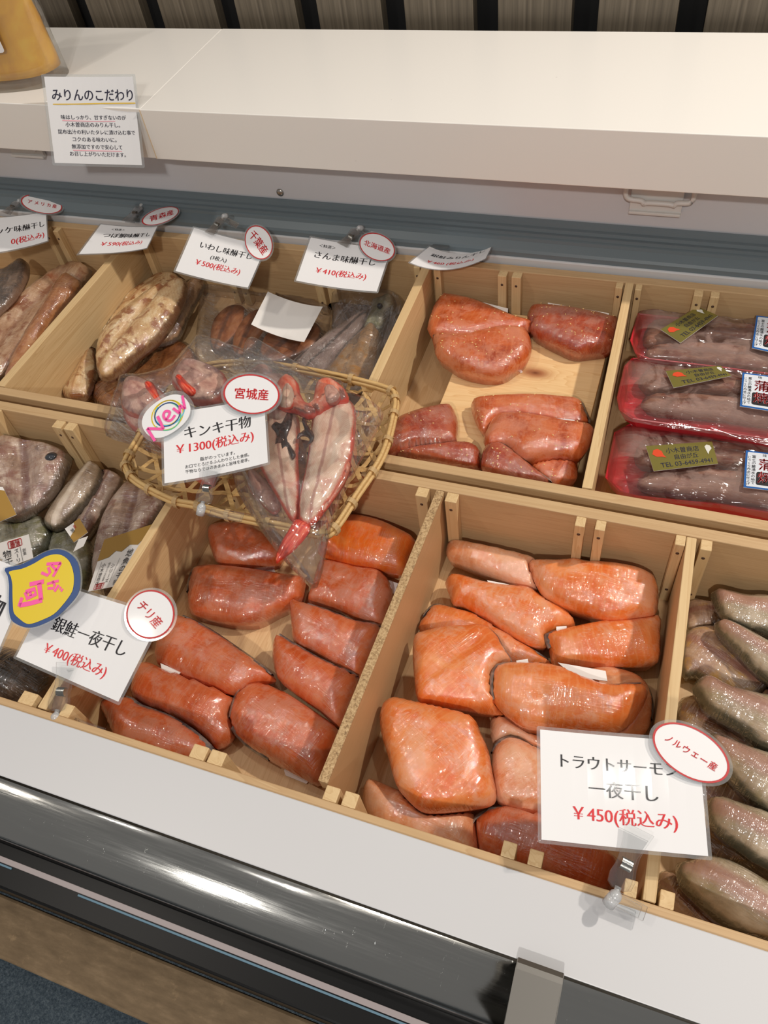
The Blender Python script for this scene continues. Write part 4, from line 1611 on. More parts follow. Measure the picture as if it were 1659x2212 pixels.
# small film pack glimpsed left of the raised board
# ================================================================== FRONT LEFT: aji
GAJ = 'wrapped dried fish in the near left compartment'
BX[GAJ] = (-1.5, -.487, .1745, .489, FRZ + .0004)
AZ = FRZ + .0005
fishy('dried_fish', 'silvery wrapped fish at the bottom, cut off by the left edge', 'fish', GAJ, [(-20, 1130), (40, 1118), (80, 1108), (110, 1140), (100, 1175), (75, 1200), (55, 1240), (-20, 1240)], K1, AZ + .01, .030, 'silver')
fishy('dried_fish', 'olive silver wrapped fish in the middle, beside the white corner of a label', 'fish', GAJ, [(112, 1150), (140, 1138), (180, 1150), (200, 1190), (190, 1260), (150, 1290), (110, 1260), (100, 1190)], K1, AZ, .030, 'silver')
o, _ = fishy('dried_fish', 'opened fish with a reddish centre line, third from the left', 'fish', GAJ, [(228, 999), (253, 993), (270, 1008), (262, 1040), (226, 1100), (194, 1150), (177, 1166), (150, 1150), (172, 1105), (200, 1056)], K1, AZ + .014, .022, 'aji', tilt=(.05, .1))
fishy('dried_fish', 'fish lying on its side with a pale stripe, second from the left', 'fish', GAJ, [(190, 996), (206, 983), (221, 993), (218, 1034), (198, 1068), (160, 1112), (130, 1138), (111, 1142), (92, 1124), (127, 1066), (168, 1018)], K1, AZ + .022, .030, 'aji_skin', tilt=(.05, 0))
o4, _ = fishy('dried_fish', 'opened fish with a gold and white paper label, against the divider', 'fish', GAJ, [(278, 1037), (304, 1048), (340, 1062), (362, 1085), (335, 1125), (320, 1151), (290, 1208), (256, 1262), (222, 1284), (196, 1245), (203, 1170), (228, 1097), (258, 1056)], K1, AZ + .026, .024, 'aji', tilt=(.02, -.1), hf=lambda u, v, d: -.3 * math.exp(-(v / .25) ** 2) * d)
o1, _ = fishy('dried_fish', 'big opened fish with a dark eye, top left of the pile', 'fish', GAJ, [(-40, 1000), (0, 942), (41, 934), (79, 936), (123, 942), (141, 961), (153, 980), (149, 998), (139, 1025), (123, 1056), (95, 1088), (63, 1110), (30, 1124), (-25, 1100)], K1, AZ + .040, .028, 'aji', tilt=(.08, .1), hf=lambda u, v, d: -.3 * math.exp(-(v / .3) ** 2) * d)
ey = parent_mat(o1).inverted()
b = bmesh.new()
bmesh.ops.create_uvsphere(b, u_segments=14, v_segments=8, radius=.0065)
bmesh.ops.scale(b, vec=(1, 1.2, .5), verts=b.verts)
link('eye', mesh('eye', b, M['eye'], True), o1, ey @ at(110, 986, AZ + .0660))
fishy('dried_fish', 'dark wrapped fish in the near left corner under the yellow badge', 'fish', GAJ, [(-40, 1400), (40, 1400), (105, 1432), (118, 1470), (100, 1505), (70, 1520), (-40, 1520)], K1, AZ, .034, 'skin_dark')


def paper_label(px, z, parent, asp, n=(0, 0, 1), layers=None, name='paper_label', bend=0):
    S = Sheet(quad_on(px, at(sum(p[0] for p in px) / 4, sum(p[1] for p in px) / 4, z), n), asp, bend)
    inv = parent_mat(parent).inverted()

    def put(nm, shapes, m, dz, par=None, thick=0):
        o = S.layer(nm, shapes, M[m], None, dz, thick)
        o.parent = par or parent
        pm = parent_mat(par or parent).inverted()
        o.matrix_basis = pm @ Matrix.Translation(S.o)
        return o
    base = put(name, [S.grid(-.5, .5, -asp / 2, asp / 2, 8)], 'pad', 0, None, .0004)
    if layers:
        layers(S, lambda nm, sh, m, dz: put(nm, sh, m, dz, base))
    return S


def gold_patch(S, side=1):
    """ragged gold leaf print"""
    random.seed(3)
    a = S.asp / 2
    top = [(-.5, a), (.5, a)]
    edge = [(.5 - i / 16, a * (.44 + .12 * math.sin(i * 1.3) + .1 * random.random()) + (.16 * a if i > 9 else 0)) for i in range(17)]
    return shape2d(top + edge)


def kanji_cols(S, put):
    a = S.asp / 2
    put('gold_print', [shape2d([(-.5, a), (.5, a), (.5, a * .62), (.36, a * .66), (.30, a * .5), (.12, a * .58), (0, a * .42), (-.14, a * .5), (-.25, a * .34), (-.5, a * .3)]), shape2d([(.5, a * .2), (.42, .1 * a), (.44, -.1 * a), (.36, -.25 * a), (.4, -.5 * a), (.5, -.6 * a)])], 'gold_ochre', .0006)
    put('lettering', [column2d('地魚の干物', .2, a * .44, .145, 1.0, PLAIN), column2d('シリーズ', -.06, a * .06, .105, 1.0, PLAIN), column2d('小木曽商店', -.3, a * .16, .10, .98, PLAIN),
                      stroke2d([(-.38, a * .22), (-.38, -a * .62)], .006), stroke2d([(.03, a * .2), (.03, -a * .74)], .006), column2d('明治三十七年創業', -.17, a * .12, .05, .98, PLAIN)], 'ink', .0008)
    put('red_seal', [stroke2d(rrect2d(-.34, -.1, -a * .97, -a * .72, .02), .012, True), line2d('厳選', -.22, -a * .79, .18, BRUSH), line2d('美味', -.22, -a * .9, .18, BRUSH)], 'red2', .0008)


paper_label([(226, 1166), (345, 1128), (272, 1262), (190, 1278)], AZ + .054, o4, 1.05, (-.1, -.05, 1), kanji_cols)
S5 = thing('fish_label', 'loose white label with a red seal and ochre print, left of the yellow badge', 'label', at(30, 1190, AZ + .05))


def lab2(S, put):
    a = S.asp / 2
    put('gold_print', [shape2d([(-.5, -a), (-.5, a * .1), (-.34, a * .2), (-.28, -.1 * a), (-.2, -.3 * a), (-.3, -a * .6), (-.2, -a)])], 'gold_ochre', .0006)
    put('red_seal', [stroke2d(rrect2d(-.02, .3, a * .3, a * .85, .03), .016, True), line2d('美味', .14, a * .7, .24, BRUSH), line2d('厳選', .14, a * .45, .24, BRUSH)], 'red2', .0008)
    put('lettering', [column2d('物干', -.08, a * .3, .2, 1.0, PLAIN), column2d('ズーリ', .14, a * .18, .12, 1, PLAIN), column2d('創業', .32, 0, .09, 1, PLAIN), stroke2d([(.24, a * .2), (.24, -a)], .008)], 'ink', .0008)


paper_label([(-32, 1182), (62, 1154), (72, 1205), (-20, 1240)], AZ + .05, S5, .62, (0, -.1, 1), lab2)


def lab3(S, put):
    a = S.asp / 2
    put('gold_print', [shape2d([(-.5, -a), (.5, -a), (.5, a * .6), (.2, a * .7), (.1, a * .2), (-.2, a * .3), (-.3, -a * .2), (-.5, -a * .3)])], 'gold_ochre', .0006)


S6 = thing('fish_label', 'ochre label with a white corner on the big opened fish at the left edge', 'label', at(10, 1080, AZ + .075))
paper_label([(-40, 1050), (6, 1052), (36, 1112), (-30, 1140)], AZ + .072, S6, .8, (0, -.1, 1), lab3)
S7 = thing('fish_label', 'small ochre label with a red mark between the middle fish', 'label', at(160, 1140, AZ + .05))


def lab4(S, put):
    a = S.asp / 2
    put('gold_print', [shape2d([(-.5, -a), (.5, -a), (.5, a), (.1, a), (-.05, a * .2), (-.3, 0), (-.5, -.2 * a)])], 'gold_ochre', .0006)
    put('lettering', [line2d('地', -.2, .25 * a, .2, PLAIN)], 'ink', .0008)
    put('red_seal', [line2d('厳', .02, .5 * a, .16, PLAIN)], 'red2', .0009)


paper_label([(140, 1142), (172, 1120), (190, 1150), (160, 1172)], AZ + .052, S7, .7, (0, -.1, 1), lab4)
# white corner of a folded label
S8 = thing('fish_label', 'white folded corner of a label above the yellow badge', 'label', at(178, 1172, AZ + .05))
paper_label([(170, 1165), (190, 1158), (180, 1180), (158, 1192)], AZ + .055, S8, .8, (0, -.2, 1))

# ================================================================== FRONT RIGHT: mackerel
GM = 'wrapped grey fish right of the front trout'
BX[GM] = (.0755, .5, .1745, .489, FRZ + .0004)
KR = (.4249, 1300, 1120)
MZ = FRZ + .0005


def mack(label, px, k, z, t, m='mackerel', tilt=(0, 0), fin=None, eye=None, hf=None):
    my = sum(p[1] for p in px) / len(px)
    px = [(x, my + (y - my) * (1.18 if x > 480 else 1.0)) for x, y in px]
    px = [(x + max(0, x - 850) * 1.5, y + max(0, x - 850) * .75) for x, y in px]
    o, info = fishy('mackerel', label, 'fish', GM, px, k, z, t, m, tilt, .3, t * .9, hf)
    if eye:
        b = bmesh.new()
        bmesh.ops.create_uvsphere(b, u_segments=12, v_segments=8, radius=.005)
        bmesh.ops.scale(b, vec=(1, 1, .5), verts=b.verts)
        s, ox, oy = k
        link('eye', mesh('eye', b, M['eye'], True), o, parent_mat(o).inverted() @ at(ox + s * eye[0], oy + s * eye[1], z + t * .95))
    return o


mack('dark flat fish lowest in the middle of the pile, mostly covered by others', [(560, 600), (760, 640), (960, 760), (1000, 1000), (860, 1150), (660, 1050), (560, 860)], KR, MZ, .020, 'mackerel_pink')
mack('dark flat fish lowest at the near end, mostly covered by others', [(420, 1250), (640, 1260), (860, 1350), (1000, 1500), (1000, 1800), (760, 1750), (560, 1720), (440, 1700)], KR, MZ, .020, 'mackerel_pink')
mack('yellowish opened fish deepest in the far left corner, fins showing', [(430, 420), (480, 385), (560, 390), (700, 440), (760, 520), (640, 570), (520, 570), (430, 560)], KR, MZ, .022, 'mackerel_pink')
mack('pale opened fish along the divider, second from the rear', [(415, 590), (520, 570), (640, 590), (800, 700), (860, 800), (760, 880), (620, 850), (480, 800), (410, 790)], KR, MZ + .006, .024, 'mackerel_pink')
mack('flat greyish fish lying low along the divider, mid tray', [(390, 930), (480, 890), (640, 960), (860, 1120), (940, 1250), (760, 1250), (520, 1180), (390, 1120)], KR, MZ, .024, 'mackerel_pink')
mack('grey fish with its head near the rear board, farthest of the heads', [(560, 382), (590, 366), (660, 376), (740, 392), (860, 385), (980, 400), (980, 560), (830, 560), (740, 545), (650, 520), (600, 470), (570, 420)], KR, MZ + .030, .028)
mack('olive-headed grey fish, second head from the rear', [(575, 548), (610, 528), (680, 545), (780, 590), (900, 650), (1000, 720), (1000, 860), (860, 800), (760, 730), (680, 660), (610, 600)], KR, MZ + .034, .030)
mack('open-mouthed grey fish pointing left at mid height of the compartment', [(464, 850), (500, 822), (560, 815), (660, 860), (800, 890), (960, 900), (1000, 1160), (860, 1160), (720, 1060), (600, 1000), (530, 960), (490, 905)], KR, MZ + .030, .034)
mack('grey fish just right of the oval red-rimmed badge', [(540, 1110), (640, 1130), (760, 1170), (900, 1200), (1010, 1260), (1000, 1500), (860, 1480), (740, 1390), (640, 1300), (560, 1180)], KR, MZ + .034, .034)
mack('grey fish behind the lower right corner of the large price card', [(535, 1450), (600, 1425), (720, 1460), (860, 1500), (1000, 1560), (1000, 1760), (840, 1735), (720, 1670), (620, 1610), (550, 1540)], KR, MZ + .038, .034)
mack('largest grey fish, nearest to the front in the right corner', [(385, 1750), (440, 1726), (540, 1730), (700, 1770), (860, 1850), (980, 1930), (980, 2200), (860, 2180), (720, 2090), (580, 2010), (460, 1920), (400, 1850)], KR, MZ + .034, .042)
mack('yellow-finned fish tail in the near corner beside the divider', [(290, 1800), (360, 1790), (460, 1890), (580, 2000), (720, 2110), (700, 2170), (600, 2170), (450, 2090), (320, 2000), (280, 1900)], KR, MZ + .004, .026, 'mackerel_pink')

# ================================================================== RED PACKS
GP = 'red trays of grilled fish under film'


def pack(label, px, z, t, gold, blue, body_px, gang):
    """px: tray outline"""
    tr = thing('fish_tray_pack', label, 'fish pack', at(sum(p[0] for p in px) / len(px), sum(p[1] for p in px) / len(px), z), GP)
    zz = z
    W = [at(x, y, z + t * .72) for x, y in px]
    for w in W:
        w.y = min(max(w.y, .5425), .8805)
        w.x = max(w.x, -.036)
    c = sum(W, Vector()) / len(W)
    inv = parent_mat(tr).inverted()
    b = bmesh.new()
    rings = []
    for sc, hz in ((.86, 0), (.985, t * .66), (1.0, t * .72), (.985, t * .75), (.955, t * .7), (.86, t * .14)):
        rings.append([b.verts.new(inv @ Vector((c.x + (w.x - c.x) * (1 - (1 - sc) * .35 * .55 / .28 if False else 1) - (0), c.y + (w.y - c.y), z + hz)) if False else inv @ Vector((w.x - (w - c).normalized().x * (1 - sc) * .075, w.y - (w - c).normalized().y * (1 - sc) * .075, z + hz))) for w in W])
    n = len(W)
    for A, B in zip(rings, rings[1:]):
        for i in range(n):
            b.faces.new((A[i], A[(i + 1) % n], B[(i + 1) % n], B[i]))
    b.faces.new(rings[0][::-1])
    b.faces.new(rings[-1])
    link('tray', mesh('tray', b, M['tray_red']), tr)
    for q in body_px:
        sub('grilled_fillet', q, K1, z + t * .25, t * .62, 'eel', tr, edge=.4, R=t * .5, amp=.002, bounds=(-.03, .9, .546, .877, z))
    fp = [(p[0] + (6 if i in (0,) else 0), p[1]) for i, p in enumerate(px)]
    sub('film', fp, K1, z + t * .70, t * .36, 'frosty', tr, edge=.06, R=.03, amp=.003, bottom=False, h=.004, bounds=(-.036, .9, .5425, .8805, z))
    # gold label
    gz = z + t * 1.09 + .003

    def gl(S, put):
        a = S.asp / 2
        put('foil', [S.grid(-.5, .5, -a, a, 6)], 'gold_foil', .0004)
        put('lettering', [line2d('小木曽商店', .0, a * .5, .5, PLAIN), line2d('自由が丘', .03, -a * .05, .36, PLAIN), line2d('TEL 03-6459-4941', .02, -a * .62, .8, PLAIN)], 'navy', .0007)
        lf = [(-.45, a * .3), (-.42, a * .62), (-.36, a * .7), (-.31, a * .5), (-.3, a * .2), (-.27, -a * .05), (-.33, a * .05), (-.4, a * .08)]
        put('red_leaf', [shape2d(lf)], 'leaf_red', .0007)
        wl = [(.36, a * .3), (.35, a * .6), (.39, a * .75), (.44, a * .66), (.46, a * .4), (.41, a * .16), (.38, -a * .1)]
        put('white_leaf', [shape2d(wl)], 'leaf_white', .0007)
    paper_label(gold, gz, tr, .42, (0, 0, 1), gl, 'gold_label', .0)

    def bl(S, put):
        a = S.asp / 2
        put('blue_border', [S.grid(-.5, .5, -a, a, 4)], 'label_blue', .0004)
        put('pale_field', [shape2d(rrect2d(-.46, .46, -a * .92, a * .92, .03))], 'label_grey', .0006)
        put('small_lettering', [column2d('富士の麓湧水の地で', -.33, a * .78, .088, 1.0, SOFT), column2d('じっくり丹念に仕上げ', -.42, a * .72, .08, 1.0, SOFT), column2d('味', -.12, a * .9, .09, 1, PLAIN),
                                shape2d(rrect2d(-.27, .16, -a * .8, -a * .1, .05))], 'ink', .0008)
        put('white_halo', [column2d('蒲焼', -.08, a * .66, .34, 1.02, HEAVY)], 'label_grey', .0010)
        put('red_lettering', [column2d('蒲焼', -.08, a * .66, .34, 1.02, BRUSH)], 'red2', .0012)
    paper_label(blue, gz + .0004, tr, 1.0, (0, 0, 1), bl, 'blue_label', .0)
    return tr


PZ = BKZ + .001
pack('lowest red tray, only its rim showing beneath the nearest pack', [(1486, 1075), (1500, 1060), (1750, 1100), (1780, 1150), (1760, 1200), (1510, 1120)], PZ, .024, [(1560, 1075), (1600, 1080), (1598, 1090), (1558, 1085)], [(1640, 1085), (1690, 1092), (1690, 1110), (1640, 1102)], [[(1520, 1085), (1700, 1110), (1720, 1150), (1540, 1110)]], 0) if False else None
pack('rear red tray pack, its gold label tilted steeply', [(1361, 735), (1381, 662), (1430, 645), (1560, 660), (1800, 698), (1800, 826), (1560, 794), (1400, 775), (1372, 763)], PZ + .048, .028,
     [(1427, 712), (1507, 663), (1551, 682), (1470, 741)], [(1634, 682), (1735, 694), (1732, 776), (1624, 752)],
     [[(1390, 745), (1402, 700), (1440, 690), (1560, 690), (1790, 720), (1790, 765), (1560, 735), (1440, 745)], [(1392, 770), (1420, 745), (1560, 745), (1790, 775), (1790, 815), (1560, 790), (1420, 778)]], 0)
pack('middle red tray pack with a long red edge towards the viewer', [(1325, 858), (1342, 790), (1365, 773), (1460, 772), (1800, 815), (1800, 968), (1560, 934), (1366, 905), (1337, 885)], PZ + .036, .030,
     [(1438, 802), (1556, 790), (1580, 812), (1455, 838)], [(1604, 805), (1708, 818), (1706, 895), (1598, 878)],
     [[(1380, 835), (1395, 800), (1450, 790), (1560, 800), (1790, 830), (1790, 880), (1560, 850), (1420, 848)], [(1385, 870), (1420, 850), (1560, 858), (1790, 890), (1790, 930), (1560, 902), (1410, 890)]], 0)
pack('nearest red tray pack, gold label readable in full', [(1307, 1031), (1327, 934), (1360, 915), (1440, 920), (1800, 970), (1800, 1130), (1560, 1092), (1370, 1072), (1336, 1062)], PZ + .006, .034,
     [(1395, 964), (1538, 954), (1551, 1002), (1412, 1018)], [(1611, 973), (1720, 986), (1716, 1066), (1606, 1053)],
     [[(1372, 1000), (1385, 955), (1440, 945), (1560, 950), (1790, 985), (1790, 1040), (1560, 1005), (1420, 1010)], [(1376, 1045), (1420, 1015), (1560, 1015), (1790, 1050), (1790, 1100), (1560, 1072), (1410, 1060)]], 0)

# ================================================================== BASKET with red rockfish
bk = thing('bamboo_basket', 'shallow woven bamboo basket straddling the two wooden trays', 'basket', (-.405, .515, .002))
KK = (.4219, 200, 690)
rim_px = [(278, 981), (273, 1010), (297, 1040), (369, 1078), (428, 1091), (512, 1116), (622, 1137), (690, 1153), (722, 1140), (769, 1070), (824, 985), (848, 905), (853, 862), (833, 838)]
rim = [at(x, y, .020) for x, y in rim_px] + [Vector((-.375, .632, .020)), Vector((-.47, .632, .020)), Vector((-.535, .61, .020)), Vector((-.555, .55, .020))]
rim = [Vector((p.x, p.y, .018)) - bk.location for p in rim]
R3 = catmull([tuple(p) for p in rim], 5)
R3 = [Vector(p) for p in R3]
b = bmesh.new()
for dz, off in ((.004, 0), (-.004, 0), (.0, .0025), (0, -.0025)):
    tube_bm([p + Vector((0, 0, dz)) - Vector((p.x, p.y, 0)).normalized() * off for p in R3], .0026, 6, True, b)
link('rim', mesh('rim', b, M['bamboo'], True), bk)
for k_ in range(0, len(R3), 4):
    p = R3[k_]
    tg = (R3[(k_ + 1) % len(R3)] - R3[k_ - 1]).normalized()
    out = Vector((tg.y, -tg.x, 0))
    b = bmesh.new()
    loop = [p + out * .0062 * math.cos(a) + Vector((0, 0, .0082 * math.sin(a))) for a in (2 * math.pi * q / 12 for q in range(12))]
    rr = []
    for q in loop:
        rr.append([b.verts.new(q - tg * .0028), b.verts.new(q + tg * .0028)])
    for q in range(12):
        A, B = rr[q], rr[(q + 1) % 12]
        b.faces.new((A[0], A[1], B[1], B[0]))
    r_ = bmesh.ops.solidify(b, geom=list(b.faces), thickness=.0004)
    link('binding', mesh('binding', b, M['bamboo_bind']), bk)
# woven base: strips in three directions, over and under, curling up to the rim
poly = [Vector((p.x, p.y)) for p in R3]


def inpoly(q):
    c = False
    for i in range(len(poly)):
        A, B = poly[i - 1], poly[i]
        if (A.y > q.y) != (B.y > q.y) and q.x < (B.x - A.x) * (q.y - A.y) / (B.y - A.y) + A.x:
            c = not c
    return c


def dpoly(q):
    return min((A - q).length for A in poly)


b = bmesh.new()
for d_ in range(3):
    a = math.radians(8 + 60 * d_)
    dr, nr = Vector((math.cos(a), math.sin(a))), Vector((-math.sin(a), math.cos(a)))
    for s_ in range(-9, 10):
        o_ = s_ * .0235 + d_ * .004
        path = []
        for i in range(-40, 41):
            q = nr * o_ + dr * i * .006
            if inpoly(q):
                dd = dpoly(q)
                zz = .0012 + .015 * max(0, 1 - dd / .024) ** 2 + .0009 * math.sin(i * .006 / .0235 * math.pi * 2 + d_ * 2.1 + s_ * math.pi)
                path.append((q.x, q.y, zz + d_ * .0004))
        if len(path) > 3:
            ribbon_bm(path, .0052, .0007, (0, 0, 1), b)
link('woven_base', mesh('woven_base', b, M['bamboo']), bk)


def kinki(label, fish_parts, bag_px, z, tilt):
    t = thing('bagged_rockfish', label, 'fish', at(sum(p[0] for p in bag_px) / len(bag_px), sum(p[1] for p in bag_px) / len(bag_px), z), 'bagged red fish in the basket')
    yref = t.location.y
    for nm, px, k, dz, th, m, tl in fish_parts:
        c_ = at(k[1] + k[0] * sum(p[0] for p in px) / len(px), k[2] + k[0] * sum(p[1] for p in px) / len(px), z)
        dz += math.tan(tilt[0]) * (c_.y - yref)
        sub(nm, px, k, z + dz, th, m, t, tl or tilt, .3, R=th * 1.1)
    return t


BT = (.09, 0)
# right fish
R_ = kinki('opened red rockfish in a clear bag, its red tail hanging over the rim', [
    ('body', [(900, 470), (960, 440), (1040, 470), (1060, 560), (1050, 700), (1060, 860), (1060, 980), (1040, 1040), (1000, 1010), (950, 920), (880, 800), (840, 700), (860, 600), (890, 520)], KK, .006, .012, 'kinki', None),
    ('body', [(1130, 430), (1180, 410), (1260, 390), (1320, 410), (1347, 470), (1342, 580), (1325, 700), (1285, 820), (1200, 955), (1140, 1035), (1085, 1055), (1050, 1010), (1060, 880), (1090, 740), (1110, 600)], KK, .008, .016, 'kinki', None),
    ('head', [(925, 420), (940, 330), (975, 285), (1010, 280), (1050, 320), (1060, 370), (1090, 420), (1130, 430), (1160, 470), (1100, 500), (1040, 470), (980, 460)], KK, .016, .016, 'kinki_head', None),
    ('head', [(1095, 440), (1125, 410), (1140, 330), (1175, 300), (1225, 300), (1290, 350), (1310, 410), (1250, 430), (1200, 460), (1150, 480)], KK, .018, .014, 'kinki_head', None),
    ('head_flesh', [(955, 435), (968, 360), (995, 322), (1025, 345), (1038, 400), (1020, 445), (985, 455)], KK, .0245, .010, 'kinki', None),
    ('head_flesh', [(1195, 425), (1178, 365), (1205, 330), (1250, 345), (1272, 390), (1245, 425)], KK, .0245, .010, 'kinki_rolled', None),
    ('membrane', [(915, 545), (940, 520), (965, 530), (1000, 468), (1022, 480), (1018, 540), (1000, 590), (1012, 640), (1040, 690), (1020, 715), (990, 660), (965, 690), (955, 640), (930, 640), (940, 590)], KK, .0155, .0045, 'kinki_dark', None),
    ('membrane', [(1070, 515), (1085, 500), (1100, 540), (1135, 590), (1130, 620), (1100, 640), (1110, 610), (1075, 590), (1045, 610), (1055, 580), (1085, 570)], KK, .0200, .004, 'kinki_dark', None),
    ('tail', [(1040, 1020), (1090, 1035), (1115, 1065), (1085, 1120), (1020, 1190), (960, 1235), (938, 1248), (938, 1200), (970, 1125), (1005, 1070)], KK, .010, .006, 'kinki_tail', (.3, 0)),
    ('fin', [(1300, 720), (1320, 740), (1290, 830), (1230, 920), (1180, 985), (1175, 960), (1240, 860), (1280, 790)], KK, .012, .009, 'kinki_head', None),
], [(520, 745), (840, 905), (680, 1262), (500, 1060)], .022, BT)
sub('bag', [(545, 775), (600, 778), (680, 812), (760, 838), (815, 868), (824, 896), (795, 955), (745, 1050), (712, 1130), (682, 1262), (640, 1235), (598, 1190), (550, 1120), (512, 1060), (502, 1010), (540, 940), (560, 880), (520, 820)], K1, .036, .020, 'bag', R_, (.14, 0), edge=.12, R=.028, amp=.006)
sub('bag_edge', [(498, 990), (520, 1000), (560, 1080), (600, 1150), (650, 1215), (680, 1262), (640, 1238), (590, 1182), (540, 1110), (508, 1050)], K1, .020, .006, 'bag', R_, (.16, 0), edge=.3, R=.01, amp=.002)
# left fish
L_ = kinki('red rockfish in a clear bag, mostly behind the price card at the left', [
    ('body', [(150, 470), (200, 430), (330, 420), (460, 420), (560, 470), (620, 600), (640, 760), (600, 860), (480, 780), (330, 640), (200, 560)], KK, .006, .014, 'kinki_rolled', None),
    ('head', [(140, 420), (158, 315), (205, 287), (270, 302), (340, 350), (400, 420), (420, 480), (330, 520), (230, 500), (160, 470)], KK, .012, .020, 'kinki_rolled', None),
    ('gill', [(260, 330), (300, 315), (330, 360), (360, 420), (330, 430), (290, 400)], KK, .022, .012, 'kinki_tail', None),
    ('head', [(400, 300), (445, 220), (505, 198), (600, 228), (670, 270), (690, 350), (640, 420), (540, 430), (470, 400), (420, 350)], KK, .012, .020, 'kinki_rolled', None),
    ('gill', [(420, 290), (450, 280), (490, 320), (530, 360), (500, 385), (450, 350)], KK, .026, .008, 'kinki_tail', None),
    ('tail_end', [(800, 760), (860, 790), (950, 900), (960, 960), (920, 990), (850, 930), (790, 850)], KK, .004, .014, 'kinki_rolled', None),
], [(245, 840), (520, 745), (500, 900), (220, 930)], .014, BT)
sub('bag', [(246, 830), (262, 805), (320, 800), (370, 780), (418, 722), (440, 718), (520, 745), (600, 785), (560, 880), (540, 960), (520, 1010), (440, 1020), (360, 985), (290, 955), (222, 932), (228, 885)], K1, .024, .022, 'bag', L_, (.13, 0), edge=.1, R=.03, amp=.008)
# third: head peeping out at the back
T_ = kinki('dark red fish head peeping out at the back between two bags', [
    ('head', [(790, 290), (820, 250), (870, 225), (910, 240), (920, 270), (980, 280), (1000, 330), (930, 360), (840, 340)], KK, .008, .020, 'kinki_rolled', None),
], [(530, 720), (700, 760), (640, 840), (540, 830)], .024, BT)
sub('bag', [(522, 745), (545, 722), (580, 740), (640, 775), (690, 800), (740, 818), (700, 840), (620, 840), (540, 830)], K1, .044, .016, 'bag', T_, (.13, 0), edge=.1, R=.03, amp=.007)

# ================================================================== PRICE CARDS
def clip(tip, base, p, n, label, size=1.0, inv=1, anchor=None):
    """clear card clip: jaw, spring, ball joint and foot; tip = flared end on the card, base = ball"""
    n = Vector(n).normalized()
    A = on_plane(*tip, p, n) + n * .003
    B = on_plane(*base, p, n) + n * .001
    ax = (A - B)
    L = ax.length
    ey = ax.normalized()
    ex = ey.cross(n).normalized()
    t = thing('card_clip', label, 'clip', B, 'clear card clips', Matrix((ex, ey, n)).transposed())
    s = L / .058
    out = [(-.0130, .058), (.0130, .058), (.0098, .046), (.0078, .036), (.0086, .026), (.0108, .016), (.0098, .009), (.0050, .006), (-.0050, .006), (-.0098, .009), (-.0108, .016), (-.0086, .026), (-.0078, .036), (-.0098, .046)]
    out = [(x * s, y * s) for x, y in out]
    b = prism_bm(out, .0022 * s, .0036 * s, .0004 * s)
    link('front_jaw', mesh('front_jaw', b, M['clear']), t)
    b = prism_bm([(x * .92, y if y < .04 * s else y - .006 * s) for x, y in out], -.0050 * s, -.0036 * s, .0004 * s)
    link('rear_jaw', mesh('rear_jaw', b, M['clear']), t)
    b = bmesh.new()
    q = []
    for k in range(13):
        a = math.radians(-30 + 240 * k / 12)
        q.append((math.cos(a) * .0048 * s, math.sin(a) * .0052 * s))
    for x in (-.0048 * s, .0048 * s):
        pass
    V0 = [b.verts.new((-.0046 * s, .027 * s + c, d)) for c, d in q]
    V1 = [b.verts.new((.0046 * s, .027 * s + c, d)) for c, d in q]
    for k in range(12):
        b.faces.new((V0[k], V0[k + 1], V1[k + 1], V1[k]))
    bmesh.ops.solidify(b, geom=list(b.faces), thickness=.0005 * s)
    link('spring', mesh('spring', b, M['spring'], True), t)
    b = bmesh.new()
    bmesh.ops.create_uvsphere(b, u_segments=14, v_segments=10, radius=.0056 * s)
    tube_bm([(0, 0, 0), (0, .008 * s, 0)], .0028 * s, 10, False, b)
    tube_bm([(0, 0, 0), (-.002 * s, -.008 * s, -.006 * s)], .0056 * s, 12, False, b)
    link('ball_joint', mesh('ball_joint', b, M['frost'], True), t)
    if anchor is not None:
        F = on_plane(*anchor, p, n) - n * .004
        inv_ = parent_mat(t).inverted()
        f = inv_ @ F
        d = Vector((f.x, f.y, 0))
        b = bmesh.new()
        aa = math.atan2(f.y, f.x)
        b2 = box_bm(0, max(.02, d.length), -.006 * s, .006 * s, -.0115 * s, -.0085 * s, .0008)
        merge(b, b2)
        b2 = box_bm(.004, max(.02, d.length) * .9, -.005 * s, .005 * s, -.0180 * s, -.0155 * s, .0008)
        merge(b, b2)
        bmesh.ops.rotate(b, cent=(0, 0, 0), matrix=Matrix.Rotation(aa, 3, 'Z'), verts=b.verts)
        link('foot', mesh('foot', b, M['clear']), t)
    return t


